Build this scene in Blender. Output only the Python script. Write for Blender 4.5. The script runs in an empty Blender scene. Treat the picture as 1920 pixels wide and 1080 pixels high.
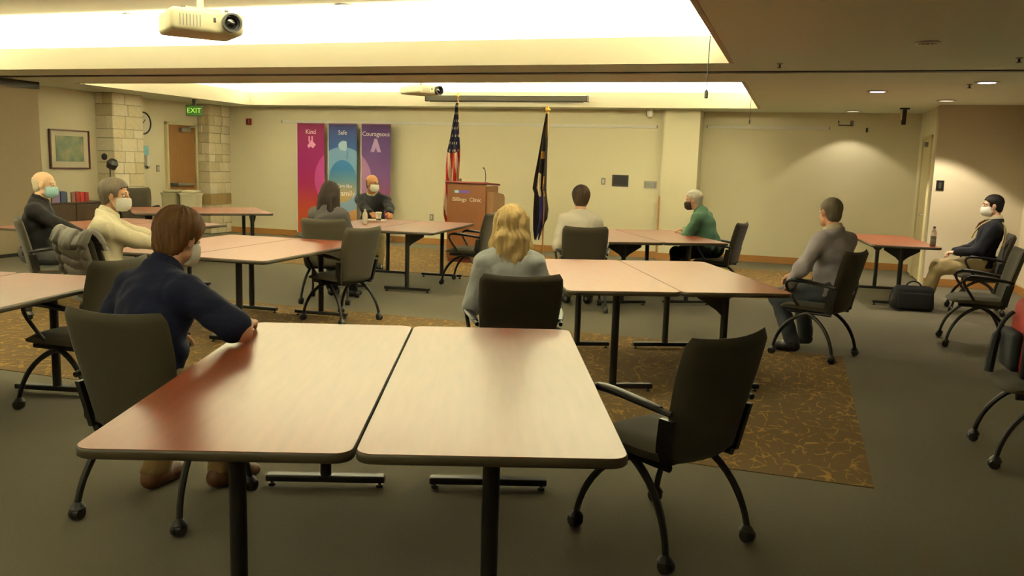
import bpy, bmesh, math, random
import numpy as np
from mathutils import Vector, Matrix, noise as mnoise

random.seed(7)
C = bpy.context.scene.collection
SC = bpy.context.scene
PI = math.pi

# ------------------------------------------------------------------ camera
CAM_H = 1.54
F_PX, YAW, PITCH, ROLL = 1587.224, 0.319827, 0.144488, 0.029725
cam_d = bpy.data.cameras.new('camera')
cam_d.sensor_fit = 'HORIZONTAL'
cam_d.sensor_width = 36.0
cam_d.lens = 36.0 * F_PX / 1920.0
cam_d.clip_start = 0.05
cam = bpy.data.objects.new('camera', cam_d)
C.objects.link(cam)
_f = Vector((-math.sin(YAW) * math.cos(PITCH), math.cos(YAW) * math.cos(PITCH), -math.sin(PITCH)))
_r0 = Vector((math.cos(YAW), math.sin(YAW), 0))
_u0 = _r0.cross(_f)
_r = math.cos(ROLL) * _r0 + math.sin(ROLL) * _u0
_u = -math.sin(ROLL) * _r0 + math.cos(ROLL) * _u0
M = Matrix((( _r.x, _u.x, -_f.x, 0), (_r.y, _u.y, -_f.y, 0), (_r.z, _u.z, -_f.z, CAM_H), (0, 0, 0, 1)))
cam.matrix_world = M
SC.camera = cam

# ------------------------------------------------------------------ world, view, big lights
w = bpy.data.worlds.new('world')
SC.world = w
w.use_nodes = True
w.node_tree.nodes['Background'].inputs[0].default_value = (1, 0.85, 0.6, 1)
w.node_tree.nodes['Background'].inputs[1].default_value = 0.0
SC.view_settings.view_transform = 'Standard'
SC.view_settings.look = 'None'
SC.view_settings.gamma = 1.0
SC.view_settings.use_curve_mapping = False
SC.view_settings.exposure = 0.0

WARM = (1.0, 1.0, 0.80)
COVE_W = 84.0          # watts per metre of cove tube
# coffers: opening x0,x1,y0,y1
COFFERS = [(-10.2, -0.65, 4.2, 8.36), (-10.2, -0.65, 10.05, 14.25), (-10.2, -0.65, -1.6, 2.5)]
TROUGH = 0.45


def area(name, loc, sx, sy, power, color, rot=(PI, 0, 0)):
    l = bpy.data.lights.new(name, 'AREA')
    l.shape = 'RECTANGLE'
    l.size, l.size_y = sx, sy
    l.energy = power
    l.color = color
    o = bpy.data.objects.new(name, l)
    C.objects.link(o)
    o.location = loc
    o.rotation_euler = rot
    return o


for ci, (x0, x1, y0, y1) in enumerate(COFFERS):
    k = (1.0, 1.0, 0.35)[ci]
    L, D = x1 - x0, y1 - y0
    zc = 2.64
    area('cove_lamp', ((x0 + x1) / 2, y1 + 0.22, zc), L, 0.12, COVE_W * L * k, WARM)
    area('cove_lamp', ((x0 + x1) / 2, y0 - 0.22, zc), L, 0.12, COVE_W * L * k, WARM)
    area('cove_lamp', (x0 - 0.22, (y0 + y1) / 2, zc), 0.12, D, COVE_W * D * k * 0.6, WARM)
    area('cove_lamp', (x1 + 0.22, (y0 + y1) / 2, zc), 0.12, D, COVE_W * D * k * 0.6, WARM)


# ------------------------------------------------------------------ materials
def lin(c):
    return tuple((x / 255.0 / 12.92) if x / 255.0 <= 0.04045 else ((x / 255.0 + 0.055) / 1.055) ** 2.4 for x in c)


def mat(name, rgb, rough=0.6, spec=0.5, metal=0.0, noise=None, bump=None, sheen=0.0, coat=0.0, trans=0.0, emit=None):
    m = bpy.data.materials.new(name)
    m.use_nodes = True
    nt = m.node_tree
    b = nt.nodes['Principled BSDF']
    col = lin(rgb) + (1,)
    b.inputs['Base Color'].default_value = col
    b.inputs['Roughness'].default_value = rough
    b.inputs['Specular IOR Level'].default_value = spec
    b.inputs['Metallic'].default_value = metal
    b.inputs['Sheen Weight'].default_value = sheen
    b.inputs['Coat Weight'].default_value = coat
    b.inputs['Transmission Weight'].default_value = trans
    tc = nt.nodes.new('ShaderNodeTexCoord')
    if noise:
        sc, amt = noise[0], noise[1]
        stretch = noise[2] if len(noise) > 2 else (1, 1, 1)
        mp = nt.nodes.new('ShaderNodeMapping')
        mp.inputs['Scale'].default_value = stretch
        nt.links.new(tc.outputs['Object'], mp.inputs['Vector'])
        n = nt.nodes.new('ShaderNodeTexNoise')
        n.inputs['Scale'].default_value = sc
        n.inputs['Detail'].default_value = 4
        nt.links.new(mp.outputs['Vector'], n.inputs['Vector'])
        mx = nt.nodes.new('ShaderNodeMix')
        mx.data_type = 'RGBA'
        mx.inputs[6].default_value = tuple(max(0, x * (1 - amt)) for x in col[:3]) + (1,)
        mx.inputs[7].default_value = tuple(min(1, x * (1 + amt)) for x in col[:3]) + (1,)
        nt.links.new(n.outputs['Fac'], mx.inputs[0])
        nt.links.new(mx.outputs[2], b.inputs['Base Color'])
    if bump:
        n2 = nt.nodes.new('ShaderNodeTexNoise')
        n2.inputs['Scale'].default_value = bump[0]
        n2.inputs['Detail'].default_value = 3
        nt.links.new(tc.outputs['Object'], n2.inputs['Vector'])
        bp = nt.nodes.new('ShaderNodeBump')
        bp.inputs['Strength'].default_value = bump[1]
        bp.inputs['Distance'].default_value = bump[2] if len(bump) > 2 else 0.01
        nt.links.new(n2.outputs['Fac'], bp.inputs['Height'])
        nt.links.new(bp.outputs['Normal'], b.inputs['Normal'])
    if emit:
        b.inputs['Emission Color'].default_value = lin(emit[0]) + (1,)
        b.inputs['Emission Strength'].default_value = emit[1]
    return m


MT = {}
MT['wall'] = mat('wall paint', (226, 218, 190), 0.75, 0.3, bump=(220, 0.06, 0.002))
MT['wall_side'] = mat('fabric wall covering', (200, 188, 162), 0.85, 0.2, bump=(260, 0.1, 0.002))
MT['ceil'] = mat('ceiling paint', (232, 240, 222), 0.85, 0.2, bump=(160, 0.08, 0.002))
MT['cove'] = mat('cove white paint', (226, 220, 200), 0.8, 0.2)
MT['fascia'] = mat('fascia paint', (200, 191, 168), 0.8, 0.2)
MT['partition'] = mat('partition fabric', (150, 135, 110), 0.9, 0.15, noise=(60, 0.08), bump=(300, 0.15, 0.002))
MT['wood'] = mat('honey oak', (158, 112, 58), 0.4, 0.4, noise=(9, 0.25, (0.6, 0.6, 8)))
MT['oakdoor'] = mat('door veneer', (126, 88, 44), 0.45, 0.4, noise=(5, 0.22, (9, 9, 0.7)))
MT['frame_paint'] = mat('door frame paint', (205, 192, 150), 0.5, 0.4)
MT['stone'] = mat('limestone', (222, 210, 180), 0.85, 0.2, noise=(14, 0.14), bump=(40, 0.35, 0.006))
MT['stone2'] = mat('limestone tan', (208, 194, 160), 0.85, 0.2, noise=(14, 0.14), bump=(40, 0.35, 0.006))
MT['stone3'] = mat('limestone pale', (232, 222, 198), 0.85, 0.2, noise=(14, 0.12), bump=(40, 0.35, 0.006))
MT['mortar'] = mat('mortar', (176, 164, 134), 0.9, 0.2)
MT['stonedark'] = mat('tan stone base', (150, 128, 84), 0.85, 0.2, noise=(14, 0.14))
MT['black'] = mat('black powder coat', (22, 20, 18), 0.45, 0.4)
MT['blackplastic'] = mat('black plastic', (26, 24, 22), 0.4, 0.5)
MT['edge'] = mat('table edge band', (66, 58, 42), 0.4, 0.5)
MT['chairfab'] = mat('olive grey upholstery', (68, 63, 49), 0.9, 0.2, noise=(90, 0.12), bump=(420, 0.25, 0.002), sheen=0.1)
MT['chairfab2'] = mat('dark olive upholstery', (52, 46, 34), 0.9, 0.2, noise=(90, 0.12), bump=(420, 0.25, 0.002), sheen=0.1)
MT['chrome'] = mat('brushed steel', (190, 184, 170), 0.3, 0.5, 1.0)
MT['white'] = mat('white plastic', (225, 222, 212), 0.45, 0.5)
MT['cream'] = mat('cream plastic', (206, 198, 170), 0.5, 0.5)
MT['grey'] = mat('grey plastic', (120, 118, 112), 0.5, 0.5)
MT['darkgrey'] = mat('dark grey plastic', (60, 58, 52), 0.5, 0.5)
MT['lens'] = mat('projector lens glass', (8, 8, 10), 0.08, 0.8)
MT['paper'] = mat('paper', (228, 222, 205), 0.7, 0.3)
MT['red'] = mat('red plastic', (150, 24, 18), 0.45, 0.5)
MT['steel'] = mat('grey steel', (140, 138, 130), 0.35, 0.5, 0.8)
MT['brass'] = mat('brass', (190, 150, 60), 0.3, 0.5, 1.0)


def laminate():
    m = mat('cherry laminate', (118, 52, 30), 0.3, 0.5)
    nt = m.node_tree
    b = nt.nodes['Principled BSDF']
    tc = nt.nodes.new('ShaderNodeTexCoord')
    mp = nt.nodes.new('ShaderNodeMapping')
    mp.inputs['Scale'].default_value = (9, 0.9, 1)
    nt.links.new(tc.outputs['Object'], mp.inputs['Vector'])
    n = nt.nodes.new('ShaderNodeTexNoise')
    n.inputs['Scale'].default_value = 4
    n.inputs['Detail'].default_value = 6
    nt.links.new(mp.outputs['Vector'], n.inputs['Vector'])
    r = nt.nodes.new('ShaderNodeValToRGB')
    r.color_ramp.elements[0].position = 0.3
    r.color_ramp.elements[0].color = lin((122, 60, 38)) + (1,)
    r.color_ramp.elements[1].position = 0.72
    r.color_ramp.elements[1].color = lin((136, 70, 46)) + (1,)
    nt.links.new(n.outputs['Fac'], r.inputs['Fac'])
    nt.links.new(r.outputs['Color'], b.inputs['Base Color'])
    b.inputs['Roughness'].default_value = 0.30
    b.inputs['Specular IOR Level'].default_value = 0.42
    return m


MT['laminate'] = laminate()


def carpet(name, c0, c1, gold=None):
    m = mat(name, c0, 0.95, 0.1)
    nt = m.node_tree
    b = nt.nodes['Principled BSDF']
    tc = nt.nodes.new('ShaderNodeTexCoord')
    n = nt.nodes.new('ShaderNodeTexNoise')
    n.inputs['Scale'].default_value = 130
    n.inputs['Detail'].default_value = 3
    nt.links.new(tc.outputs['Object'], n.inputs['Vector'])
    mx = nt.nodes.new('ShaderNodeMix')
    mx.data_type = 'RGBA'
    mx.inputs[6].default_value = lin(c0) + (1,)
    mx.inputs[7].default_value = lin(c1) + (1,)
    nt.links.new(n.outputs['Fac'], mx.inputs[0])
    out = mx.outputs[2]
    if gold:
        # leaf-like curved lines: contour lines of two stretched noises
        for sc, rz, wd in ((5.2, 0.5, 0.020), (6.1, -0.7, 0.020)):
            mp = nt.nodes.new('ShaderNodeMapping')
            mp.inputs['Scale'].default_value = (1.5, 0.75, 1)
            mp.inputs['Rotation'].default_value = (0, 0, rz)
            nt.links.new(tc.outputs['Object'], mp.inputs['Vector'])
            q = nt.nodes.new('ShaderNodeTexNoise')
            q.inputs['Scale'].default_value = sc
            q.inputs['Detail'].default_value = 0.6
            nt.links.new(mp.outputs['Vector'], q.inputs['Vector'])
            a = nt.nodes.new('ShaderNodeMath'); a.operation = 'SUBTRACT'; a.inputs[1].default_value = 0.5
            nt.links.new(q.outputs['Fac'], a.inputs[0])
            a2 = nt.nodes.new('ShaderNodeMath'); a2.operation = 'ABSOLUTE'
            nt.links.new(a.outputs[0], a2.inputs[0])
            ls = nt.nodes.new('ShaderNodeMath'); ls.operation = 'LESS_THAN'; ls.inputs[1].default_value = wd
            nt.links.new(a2.outputs[0], ls.inputs[0])
            mm = nt.nodes.new('ShaderNodeMath'); mm.operation = 'MULTIPLY'; mm.inputs[1].default_value = 0.40
            bn = nt.nodes.new('ShaderNodeTexNoise'); bn.inputs['Scale'].default_value = 9 + sc
            nt.links.new(tc.outputs['Object'], bn.inputs['Vector'])
            br = nt.nodes.new('ShaderNodeMapRange'); br.inputs[1].default_value = 0.42; br.inputs[2].default_value = 0.58
            nt.links.new(bn.outputs['Fac'], br.inputs[0])
            mb = nt.nodes.new('ShaderNodeMath'); mb.operation = 'MULTIPLY'
            nt.links.new(ls.outputs[0], mb.inputs[0]); nt.links.new(br.outputs[0], mb.inputs[1])
            nt.links.new(mb.outputs[0], mm.inputs[0])
            m2 = nt.nodes.new('ShaderNodeMix'); m2.data_type = 'RGBA'
            nt.links.new(mm.outputs[0], m2.inputs[0])
            nt.links.new(out, m2.inputs[6])
            m2.inputs[7].default_value = lin(gold) + (1,)
            out = m2.outputs[2]
    nt.links.new(out, b.inputs['Base Color'])
    bp = nt.nodes.new('ShaderNodeBump')
    bp.inputs['Strength'].default_value = 0.4
    bp.inputs['Distance'].default_value = 0.004
    nt.links.new(n.outputs['Fac'], bp.inputs['Height'])
    nt.links.new(bp.outputs['Normal'], b.inputs['Normal'])
    return m


MT['carpet'] = carpet('grey carpet', (88, 83, 70), (110, 104, 88))
MT['carpet_leaf'] = carpet('patterned carpet', (90, 72, 46), (110, 90, 58), (184, 140, 66))


# ------------------------------------------------------------------ mesh helpers
def link_mesh(name, me, m=None, parent=None, smooth=True):
    o = bpy.data.objects.new(name, me)
    C.objects.link(o)
    if m is not None and not me.materials:
        for x in (m if isinstance(m, (list, tuple)) else [m]):
            me.materials.append(x)
    if parent:
        o.parent = parent
    return o


def obj(name, bm, m, parent=None, smooth=False, angle=40):
    me = bpy.data.meshes.new(name)
    bmesh.ops.recalc_face_normals(bm, faces=bm.faces)
    bm.to_mesh(me)
    bm.free()
    if smooth:
        me.polygons.foreach_set('use_smooth', [True] * len(me.polygons))
        me.update()
        try:
            me.set_sharp_from_angle(angle=math.radians(angle))
        except Exception:
            pass
    return link_mesh(name, me, m, parent)


def tag(o, label, cat, group=None):
    o['label'] = label
    o['category'] = cat
    if group:
        o['group'] = group
    return o


def thing(name, label, cat, loc=(0, 0, 0), rotz=0.0, group=None):
    o = bpy.data.objects.new(name, None)
    o.empty_display_size = 0.1
    C.objects.link(o)
    o.location = loc
    o.rotation_euler = (0, 0, rotz)
    return tag(o, label, cat, group)


def struct(name, bm, m, parent=None, smooth=False):
    o = obj(name, bm, m, parent, smooth)
    if parent is None:
        o['kind'] = 'structure'
    return o


def bx(bm, c, s, bev=0.0, seg=2, rot=None, mi=0):
    r = bmesh.ops.create_cube(bm, size=1.0)
    vs = r['verts']
    for v in vs:
        v.co = Vector((v.co.x * s[0], v.co.y * s[1], v.co.z * s[2]))
    if bev > 0:
        es = list({e for v in vs for e in v.link_edges})
        rr = bmesh.ops.bevel(bm, geom=es, offset=bev, segments=seg, profile=0.5, affect='EDGES')
        vs = list({v for f in rr['faces'] for v in f.verts} | {v for v in vs if v.is_valid})
    R = Matrix.Rotation(rot[1], 3, rot[0]) if rot and isinstance(rot, tuple) else (rot if rot else Matrix.Identity(3))
    for v in vs:
        v.co = R @ v.co + Vector(c)
    for f in {f for v in vs for f in v.link_faces}:
        f.material_index = mi
    return bm


def box(c, s, bev=0.0, seg=2, rot=None):
    return bx(bmesh.new(), c, s, bev, seg, rot)


def rng(x0, x1, y0, y1, z0, z1, bm=None, bev=0):
    return bx(bm or bmesh.new(), ((x0 + x1) / 2, (y0 + y1) / 2, (z0 + z1) / 2), (x1 - x0, y1 - y0, z1 - z0), bev)


def tube(bm, pts, rad, n=8, caps=True):
    pts = [Vector(p) for p in pts]
    rs = rad if isinstance(rad, (list, tuple)) else [rad] * len(pts)
    rings = []
    prev = None
    for i, p in enumerate(pts):
        t = (pts[min(i + 1, len(pts) - 1)] - pts[max(i - 1, 0)]).normalized()
        a = prev if prev is not None else (Vector((0, 0, 1)) if abs(t.z) < 0.9 else Vector((1, 0, 0)))
        u = (a - t * a.dot(t)).normalized()
        prev = u
        v = t.cross(u)
        rings.append([bm.verts.new(p + (u * math.cos(2 * PI * k / n) + v * math.sin(2 * PI * k / n)) * rs[i]) for k in range(n)])
    for a, b in zip(rings, rings[1:]):
        for k in range(n):
            bm.faces.new((a[k], a[(k + 1) % n], b[(k + 1) % n], b[k]))
    if caps:
        bm.faces.new(rings[0][::-1])
        bm.faces.new(rings[-1])
    return bm


def bez(p0, p1, p2, p3, n=8):
    out = []
    for i in range(n + 1):
        t = i / n
        out.append(Vector(p0) * (1 - t) ** 3 + Vector(p1) * 3 * t * (1 - t) ** 2 + Vector(p2) * 3 * t * t * (1 - t) + Vector(p3) * t ** 3)
    return out


def lathe(bm, prof, n=20, c=(0, 0, 0), R=None, caps=True):
    """prof: list of (radius, z)"""
    rings = []
    for r, z in prof:
        ring = []
        for k in range(n):
            v = Vector((r * math.cos(2 * PI * k / n), r * math.sin(2 * PI * k / n), z))
            if R:
                v = R @ v
            ring.append(bm.verts.new(v + Vector(c)))
        rings.append(ring)
    for a, b in zip(rings, rings[1:]):
        for k in range(n):
            bm.faces.new((a[k], a[(k + 1) % n], b[(k + 1) % n], b[k]))
    if caps:
        bm.faces.new(rings[0][::-1])
        bm.faces.new(rings[-1])
    return bm


def prism(bm, poly, h0, h1, axis='z'):
    """extrude a 2-D outline; axis is the extrusion axis"""
    def P(a, b, h):
        return {'z': (a, b, h), 'y': (a, h, b), 'x': (h, a, b)}[axis]
    lo = [bm.verts.new(P(a, b, h0)) for a, b in poly]
    hi = [bm.verts.new(P(a, b, h1)) for a, b in poly]
    n = len(poly)
    for k in range(n):
        bm.faces.new((lo[k], lo[(k + 1) % n], hi[(k + 1) % n], hi[k]))
    bm.faces.new(lo[::-1])
    bm.faces.new(hi)
    return bm


def rrect(w, h, r, n=5, cx=0, cy=0):
    out = []
    for sx, sy, a0 in ((1, 1, 0), (-1, 1, PI / 2), (-1, -1, PI), (1, -1, 1.5 * PI)):
        for k in range(n + 1):
            a = a0 + PI / 2 * k / n
            out.append((cx + sx * (w / 2 - r) + r * math.cos(a), cy + sy * (h / 2 - r) + r * math.sin(a)))
    return out


def text_mesh(name, body, size, m, parent, loc, rot=(PI / 2, 0, 0), align='CENTER', ext=0.001):
    cu = bpy.data.curves.new(name, 'FONT')
    cu.body = body
    cu.size = size
    cu.align_x = align
    cu.align_y = 'CENTER'
    cu.extrude = ext
    cu.resolution_u = 3
    t = bpy.data.objects.new(name, cu)
    C.objects.link(t)
    dg = bpy.context.evaluated_depsgraph_get()
    me = bpy.data.meshes.new_from_object(t.evaluated_get(dg))
    bpy.data.objects.remove(t)
    me.name = name
    me.materials.clear()
    o = link_mesh(name, me, m, parent)
    o.location = loc
    o.rotation_euler = rot
    return o


def copy_tree(o, parent=None):
    c = o.copy()
    C.objects.link(c)
    if parent:
        c.parent = parent
    for ch in list(o.children):
        copy_tree(ch, c)
    return c
# ------------------------------------------------------------------ room shell
XL, XR, YF, YF2, YB = -11.3, 2.95, 14.75, 15.15, -3.0
CZ = 2.54
bm = rng(XL - 0.2, XR + 0.2, YB, 15.4, -0.12, 0.0)
floor = struct('floor', bm, MT['carpet'])
for (a, b_, c_, d_) in ((-10.2, 0.47, 4.40, 7.62), (-10.2, 0.47, 10.75, 13.95)):
    struct('carpet_inlay', rng(a, b_, c_, d_, -0.01, 0.004), MT['carpet_leaf'], floor)

# soffit ceiling round the coffer openings
bm = bmesh.new()
ys = [YB]
for x0, x1, y0, y1 in sorted(COFFERS, key=lambda q: q[2]):
    ys += [y0, y1]
ys.append(15.4)
cx0, cx1 = COFFERS[0][0], COFFERS[0][1]
rng(XL - 0.2, cx0, YB, 15.4, CZ, CZ + 0.05, bm)
rng(cx1, XR + 0.2, YB, 15.4, CZ, CZ + 0.05, bm)
for i in range(0, len(ys), 2):
    if i + 1 < len(ys):
        rng(cx0, cx1, ys[i], ys[i + 1], CZ, CZ + 0.05, bm)
ceiling = struct('ceiling', bm, MT['ceil'])
for x0, x1, y0, y1 in COFFERS:
    t = TROUGH
    b2 = bmesh.new()                       # the lip board all round the opening
    f = 0.04
    zl = CZ - 0.004
    rng(x0, x0 + f, y0, y1, zl, 2.79, b2)
    rng(x1 - f, x1, y0, y1, zl, 2.79, b2)
    rng(x0 + f, x1 - f, y0, y0 + f, zl, 2.79, b2)
    rng(x0 + f, x1 - f, y1 - f, y1, zl, 2.79, b2)
    struct('coffer_fascia', b2, MT['fascia'], ceiling)
    b2 = bmesh.new()                       # raised chamber above
    X0, X1, Y0, Y1 = x0 - t, x1 + t, y0 - t, y1 + t
    rng(X0 - 0.05, X0, Y0, Y1, CZ + 0.05, 3.15, b2)
    rng(X1, X1 + 0.05, Y0, Y1, CZ + 0.05, 3.15, b2)
    rng(X0, X1, Y0 - 0.05, Y0, CZ + 0.05, 3.15, b2)
    rng(X0, X1, Y1, Y1 + 0.05, CZ + 0.05, 3.15, b2)
    rng(X0 - 0.05, X1 + 0.05, Y0 - 0.05, Y1 + 0.05, 3.10, 3.15, b2)
    struct('coffer_chamber', b2, MT['cove'], ceiling)
# partition track in the soffit between the coffers
struct('ceiling_track', rng(XL, XR, 9.02, 9.13, CZ - 0.012, CZ - 0.001), MT['darkgrey'], ceiling)

struct('wall_far', rng(XL - 0.2, -2.22, YF, YF + 0.2, 0, 3.2), MT['wall'])
o = struct('wall_far_right', rng(-1.62, 2.0, YF2, YF2 + 0.2, 0, 3.2), MT['wall'])
struct('wall_pier', rng(-2.22, -1.62, 14.6, YF2 + 0.2, 0, 3.2), MT['wall'])
struct('wall_left', rng(XL - 0.2, XL, YB, YF, 0, 3.2), MT['wall'])
# right-hand wall with a door opening, then the jog facing the room
bm = bmesh.new()
rng(1.80, 2.0, 13.5, 13.66, 0, CZ, bm)
rng(1.80, 2.0, 14.58, YF2, 0, CZ, bm)
rng(1.80, 2.0, 13.66, 14.58, 2.12, CZ, bm)
struct('wall_door_return', bm, MT['wall'])
struct('wall_jog', rng(1.80, XR + 0.2, 13.3, 13.5, 0, 3.2), MT['wall_side'])
struct('wall_right', rng(XR, XR + 0.2, YB, 13.3, 0, 3.2), MT['wall_side'])
struct('wall_back', rng(XL - 0.2, XR + 0.2, YB - 0.2, YB, 0, 3.2), MT['wall_side'])
# baseboards
struct('baseboard_far', rng(XL, -2.22, YF - 0.018, YF, 0, 0.115, bev=0.004), MT['wood'])
struct('baseboard_far_right', rng(-1.62, 1.80, YF2 - 0.018, YF2, 0, 0.115, bev=0.004), MT['wood'])
bm = rng(-2.24, -1.60, 14.582, 14.6, 0, 0.115)
rng(-1.62, -1.602, 14.6, YF2, 0, 0.115, bm)
struct('baseboard_pier', bm, MT['wood'])
struct('baseboard_jog', rng(1.80, XR, 13.282, 13.3, 0, 0.115, bev=0.004), MT['wood'])
struct('baseboard_left', rng(XL, XL + 0.018, YB, YF, 0, 0.115, bev=0.004), MT['wood'])
struct('baseboard_right', rng(XR - 0.018, XR, YB, 13.3, 0, 0.115, bev=0.004), MT['wood'])
# oak corner guard on the pier
struct('trim_1', rng(-2.245, -2.215, 14.585, 14.65, 0.115, 1.08, bev=0.004), MT['wood'])


# doors
def door(name, m, hinge_y0, hinge_y1, xface, facing, zt=2.1):
    """door leaf in a wall that faces +-X; facing=+1 means the room is on the +X side"""
    yc, wd = (hinge_y0 + hinge_y1) / 2, hinge_y1 - hinge_y0
    d = bpy.data.objects.new(name, None)
    C.objects.link(d)
    d.location = (xface, yc, 0)
    d['kind'] = 'structure'
    s = facing
    obj('door_leaf', box((s * 0.02, 0, zt / 2 + 0.005), (0.04, wd - 0.02, zt - 0.01), 0.003), m, d)
    bm = bmesh.new()
    for q in (-1, 1):
        bx(bm, (s * 0.025, q * (wd / 2 + 0.025), zt / 2 + 0.02), (0.07, 0.05, zt + 0.04), 0.004)
    bx(bm, (s * 0.025, 0, zt + 0.025), (0.07, wd + 0.1, 0.05), 0.004)
    obj('door_frame', bm, MT['frame_paint'], d)
    return d, s, wd


d1, s, wd = door('door_1', MT['oakdoor'], 13.22, 13.98, XL + 0.001, 1)
bm = box((0.075, -0.05, 0.98), (0.045, 0.60, 0.05), 0.012)
obj('push_bar', bm, MT['steel'], d1)
bm = box((0.07, -0.28, 0.98), (0.055, 0.18, 0.07), 0.008)
obj('latch_housing', bm, MT['darkgrey'], d1)
bm = box((0.08, 0.04, 2.02), (0.08, 0.26, 0.08), 0.012)
tube(bm, [(0.11, 0.1, 2.06), (0.16, 0.24, 2.085), (0.09, 0.36, 2.1)], 0.012)
obj('door_closer', bm, MT['steel'], d1)
bm = bmesh.new()
for zz in (0.3, 1.05, 1.85):
    tube(bm, [(0.045, 0.37, zz - 0.05), (0.045, 0.37, zz + 0.05)], 0.012)
obj('hinge', bm, MT['steel'], d1)

d2, s, wd = door('door_2', MT['frame_paint'], 13.70, 14.54, 1.83, -1)
bm = tube(bmesh.new(), [(-0.03, -0.32, 0.98), (-0.09, -0.32, 0.98), (-0.095, -0.20, 0.98)], 0.01)
obj('door_handle', bm, MT['steel'], d2)
obj('edge_trim', box((-0.045, -0.405, 1.05), (0.02, 0.03, 2.08), 0.003), MT['wood'], d2)
bm = box((-0.06, 0.05, 2.02), (0.06, 0.26, 0.07), 0.01)
obj('door_closer', bm, MT['steel'], d2)


# stone columns: every block a piece of its own
BLK = {}


def block_mesh(w_, h_, d_):
    k = (round(w_, 2), round(h_, 2), round(d_, 2))
    if k not in BLK:
        me = bpy.data.meshes.new('stone')
        b = box((0, 0, 0), (k[0], k[1], k[2]), 0.006, 1)
        b.to_mesh(me)
        b.free()
        BLK[k] = me
    return BLK[k]


def column(label, x0, x1, y0, y1, ztop, faces, low=None):
    t = thing('stone_column', label, 'column', ((x0 + x1) / 2, (y0 + y1) / 2, 0))
    cx, cy = (x0 + x1) / 2, (y0 + y1) / 2
    obj('column_core', rng(x0 - cx, x1 - cx - 0.012, y0 - cy + 0.012, y1 - cy, 0, ztop), MT['mortar'], t)
    rnd = random.Random(int(abs(y0) * 100))
    zs = 0.0
    row = 0
    while zs < ztop - 0.02:
        h = min(rnd.choice([0.15, 0.19, 0.22]), ztop - zs)
        if ztop - zs - h < 0.08:
            h = ztop - zs
        for fc in faces:
            a, b = (y0, y1) if fc == 'x' else (x0, x1)
            L = b - a
            n = rnd.choice([2, 3]) if L > 0.5 else rnd.choice([1, 2])
            cuts = [0] + sorted(min(0.85, max(0.15, (k + 1) / n + rnd.uniform(-0.14, 0.14))) for k in range(n - 1)) + [1]
            for p, q in zip(cuts, cuts[1:]):
                wj = (q - p) * L - 0.008
                if wj < 0.04:
                    continue
                proud = rnd.uniform(0.0, 0.008)
                mid = a + (p + q) / 2 * L
                dk = low and low[0] < zs + 0.08 and zs + h / 2 < low[1]
                m = MT['stonedark'] if dk else rnd.choice([MT['stone'], MT['stone'], MT['stone2'], MT['stone3']])
                if fc == 'x':
                    me = block_mesh(0.04, wj, h - 0.008)
                    o = bpy.data.objects.new('stone', me)
                    o.location = (x1 - cx - 0.02 + proud, mid - cy, zs + h / 2)
                else:
                    me = block_mesh(wj, 0.04, h - 0.008)
                    o = bpy.data.objects.new('stone', me)
                    o.location = (mid - cx, y0 - cy + 0.02 - proud, zs + h / 2)
                if not me.materials:
                    me.materials.append(m)
                C.objects.link(o)
                o.parent = t
                o.material_slots[0].link = 'OBJECT'
                o.material_slots[0].material = m
        zs += h
        row += 1
    return t


column('pale limestone block column beside the framed picture', XL, -10.93, 11.53, 12.22, CZ, ('x', 'y'))
column('pale limestone block column between the oak door and far wall', XL, -11.02, 14.10, YF, CZ, ('x', 'y'), low=(0.58, 0.86))

# folding partition at far left
t = thing('folding_partition', 'beige fabric folding partition panel at the left edge', 'partition', (-10.78, 9.0, 0))
for k in range(3):
    y1 = 0.88 - k * 1.22
    obj('partition_panel', rng(-0.05, 0.05, y1 - 1.21, y1, 0.05, 2.44, bev=0.006), MT['partition'], t)
obj('bottom_seal', rng(-0.045, 0.045, -2.78, 0.88, 0.0, 0.05), MT['blackplastic'], t)
obj('top_track', rng(-0.06, 0.06, -2.78, 0.9, 2.44, CZ - 0.002), MT['darkgrey'], t)


# wall rails
def rail(label, x0, x1, y, z):
    t = thing('display_rail', label, 'rail', ((x0 + x1) / 2, y, z))
    L = (x1 - x0) / 2
    obj('rail_bar', rng(-L, L, -0.016, 0, -0.026, 0.026, bev=0.003), MT['white'], t)
    for s in (-1, 1):
        obj('end_cap', box((s * (L + 0.006), -0.012, 0), (0.012, 0.026, 0.05), 0.003), MT['grey'], t)


rail('long cream map rail on the far wall above the banners', -9.78, -2.36, YF, 2.255)
rail('short cream map rail on the wall right of the pier', -1.55, 0.42, YF2, 2.29)


# ------------------------------------------------------------------ ceiling fittings
def downlight(label, x, y, lit, r=0.098, power=0, col=(1, 0.88, 0.66), spot=95, group=None):
    t = thing('downlight', label, 'light', (x, y, CZ), group=group)
    obj('trim_ring', lathe(bmesh.new(), [(r * 0.82, 0.0), (r, -0.001), (r * 1.18, -0.004), (r * 1.2, -0.010), (r * 0.95, -0.012), (r * 0.82, -0.004)], 24, caps=False), MT['white'], t, True)
    obj('diffuser', lathe(bmesh.new(), [(r * 0.9, -0.003), (r * 0.86, -0.011), (0.02, -0.013)], 24), lit, t, True)
    if power:
        l = bpy.data.lights.new('downlight_lamp', 'SPOT')
        l.energy = power
        l.color = col
        l.spot_size = math.radians(spot)
        l.spot_blend = 0.22
        l.shadow_soft_size = 0.05
        o = bpy.data.objects.new('downlight_lamp', l)
        C.objects.link(o)
        o.location = (x, y, CZ - 0.03)
    return t


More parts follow.
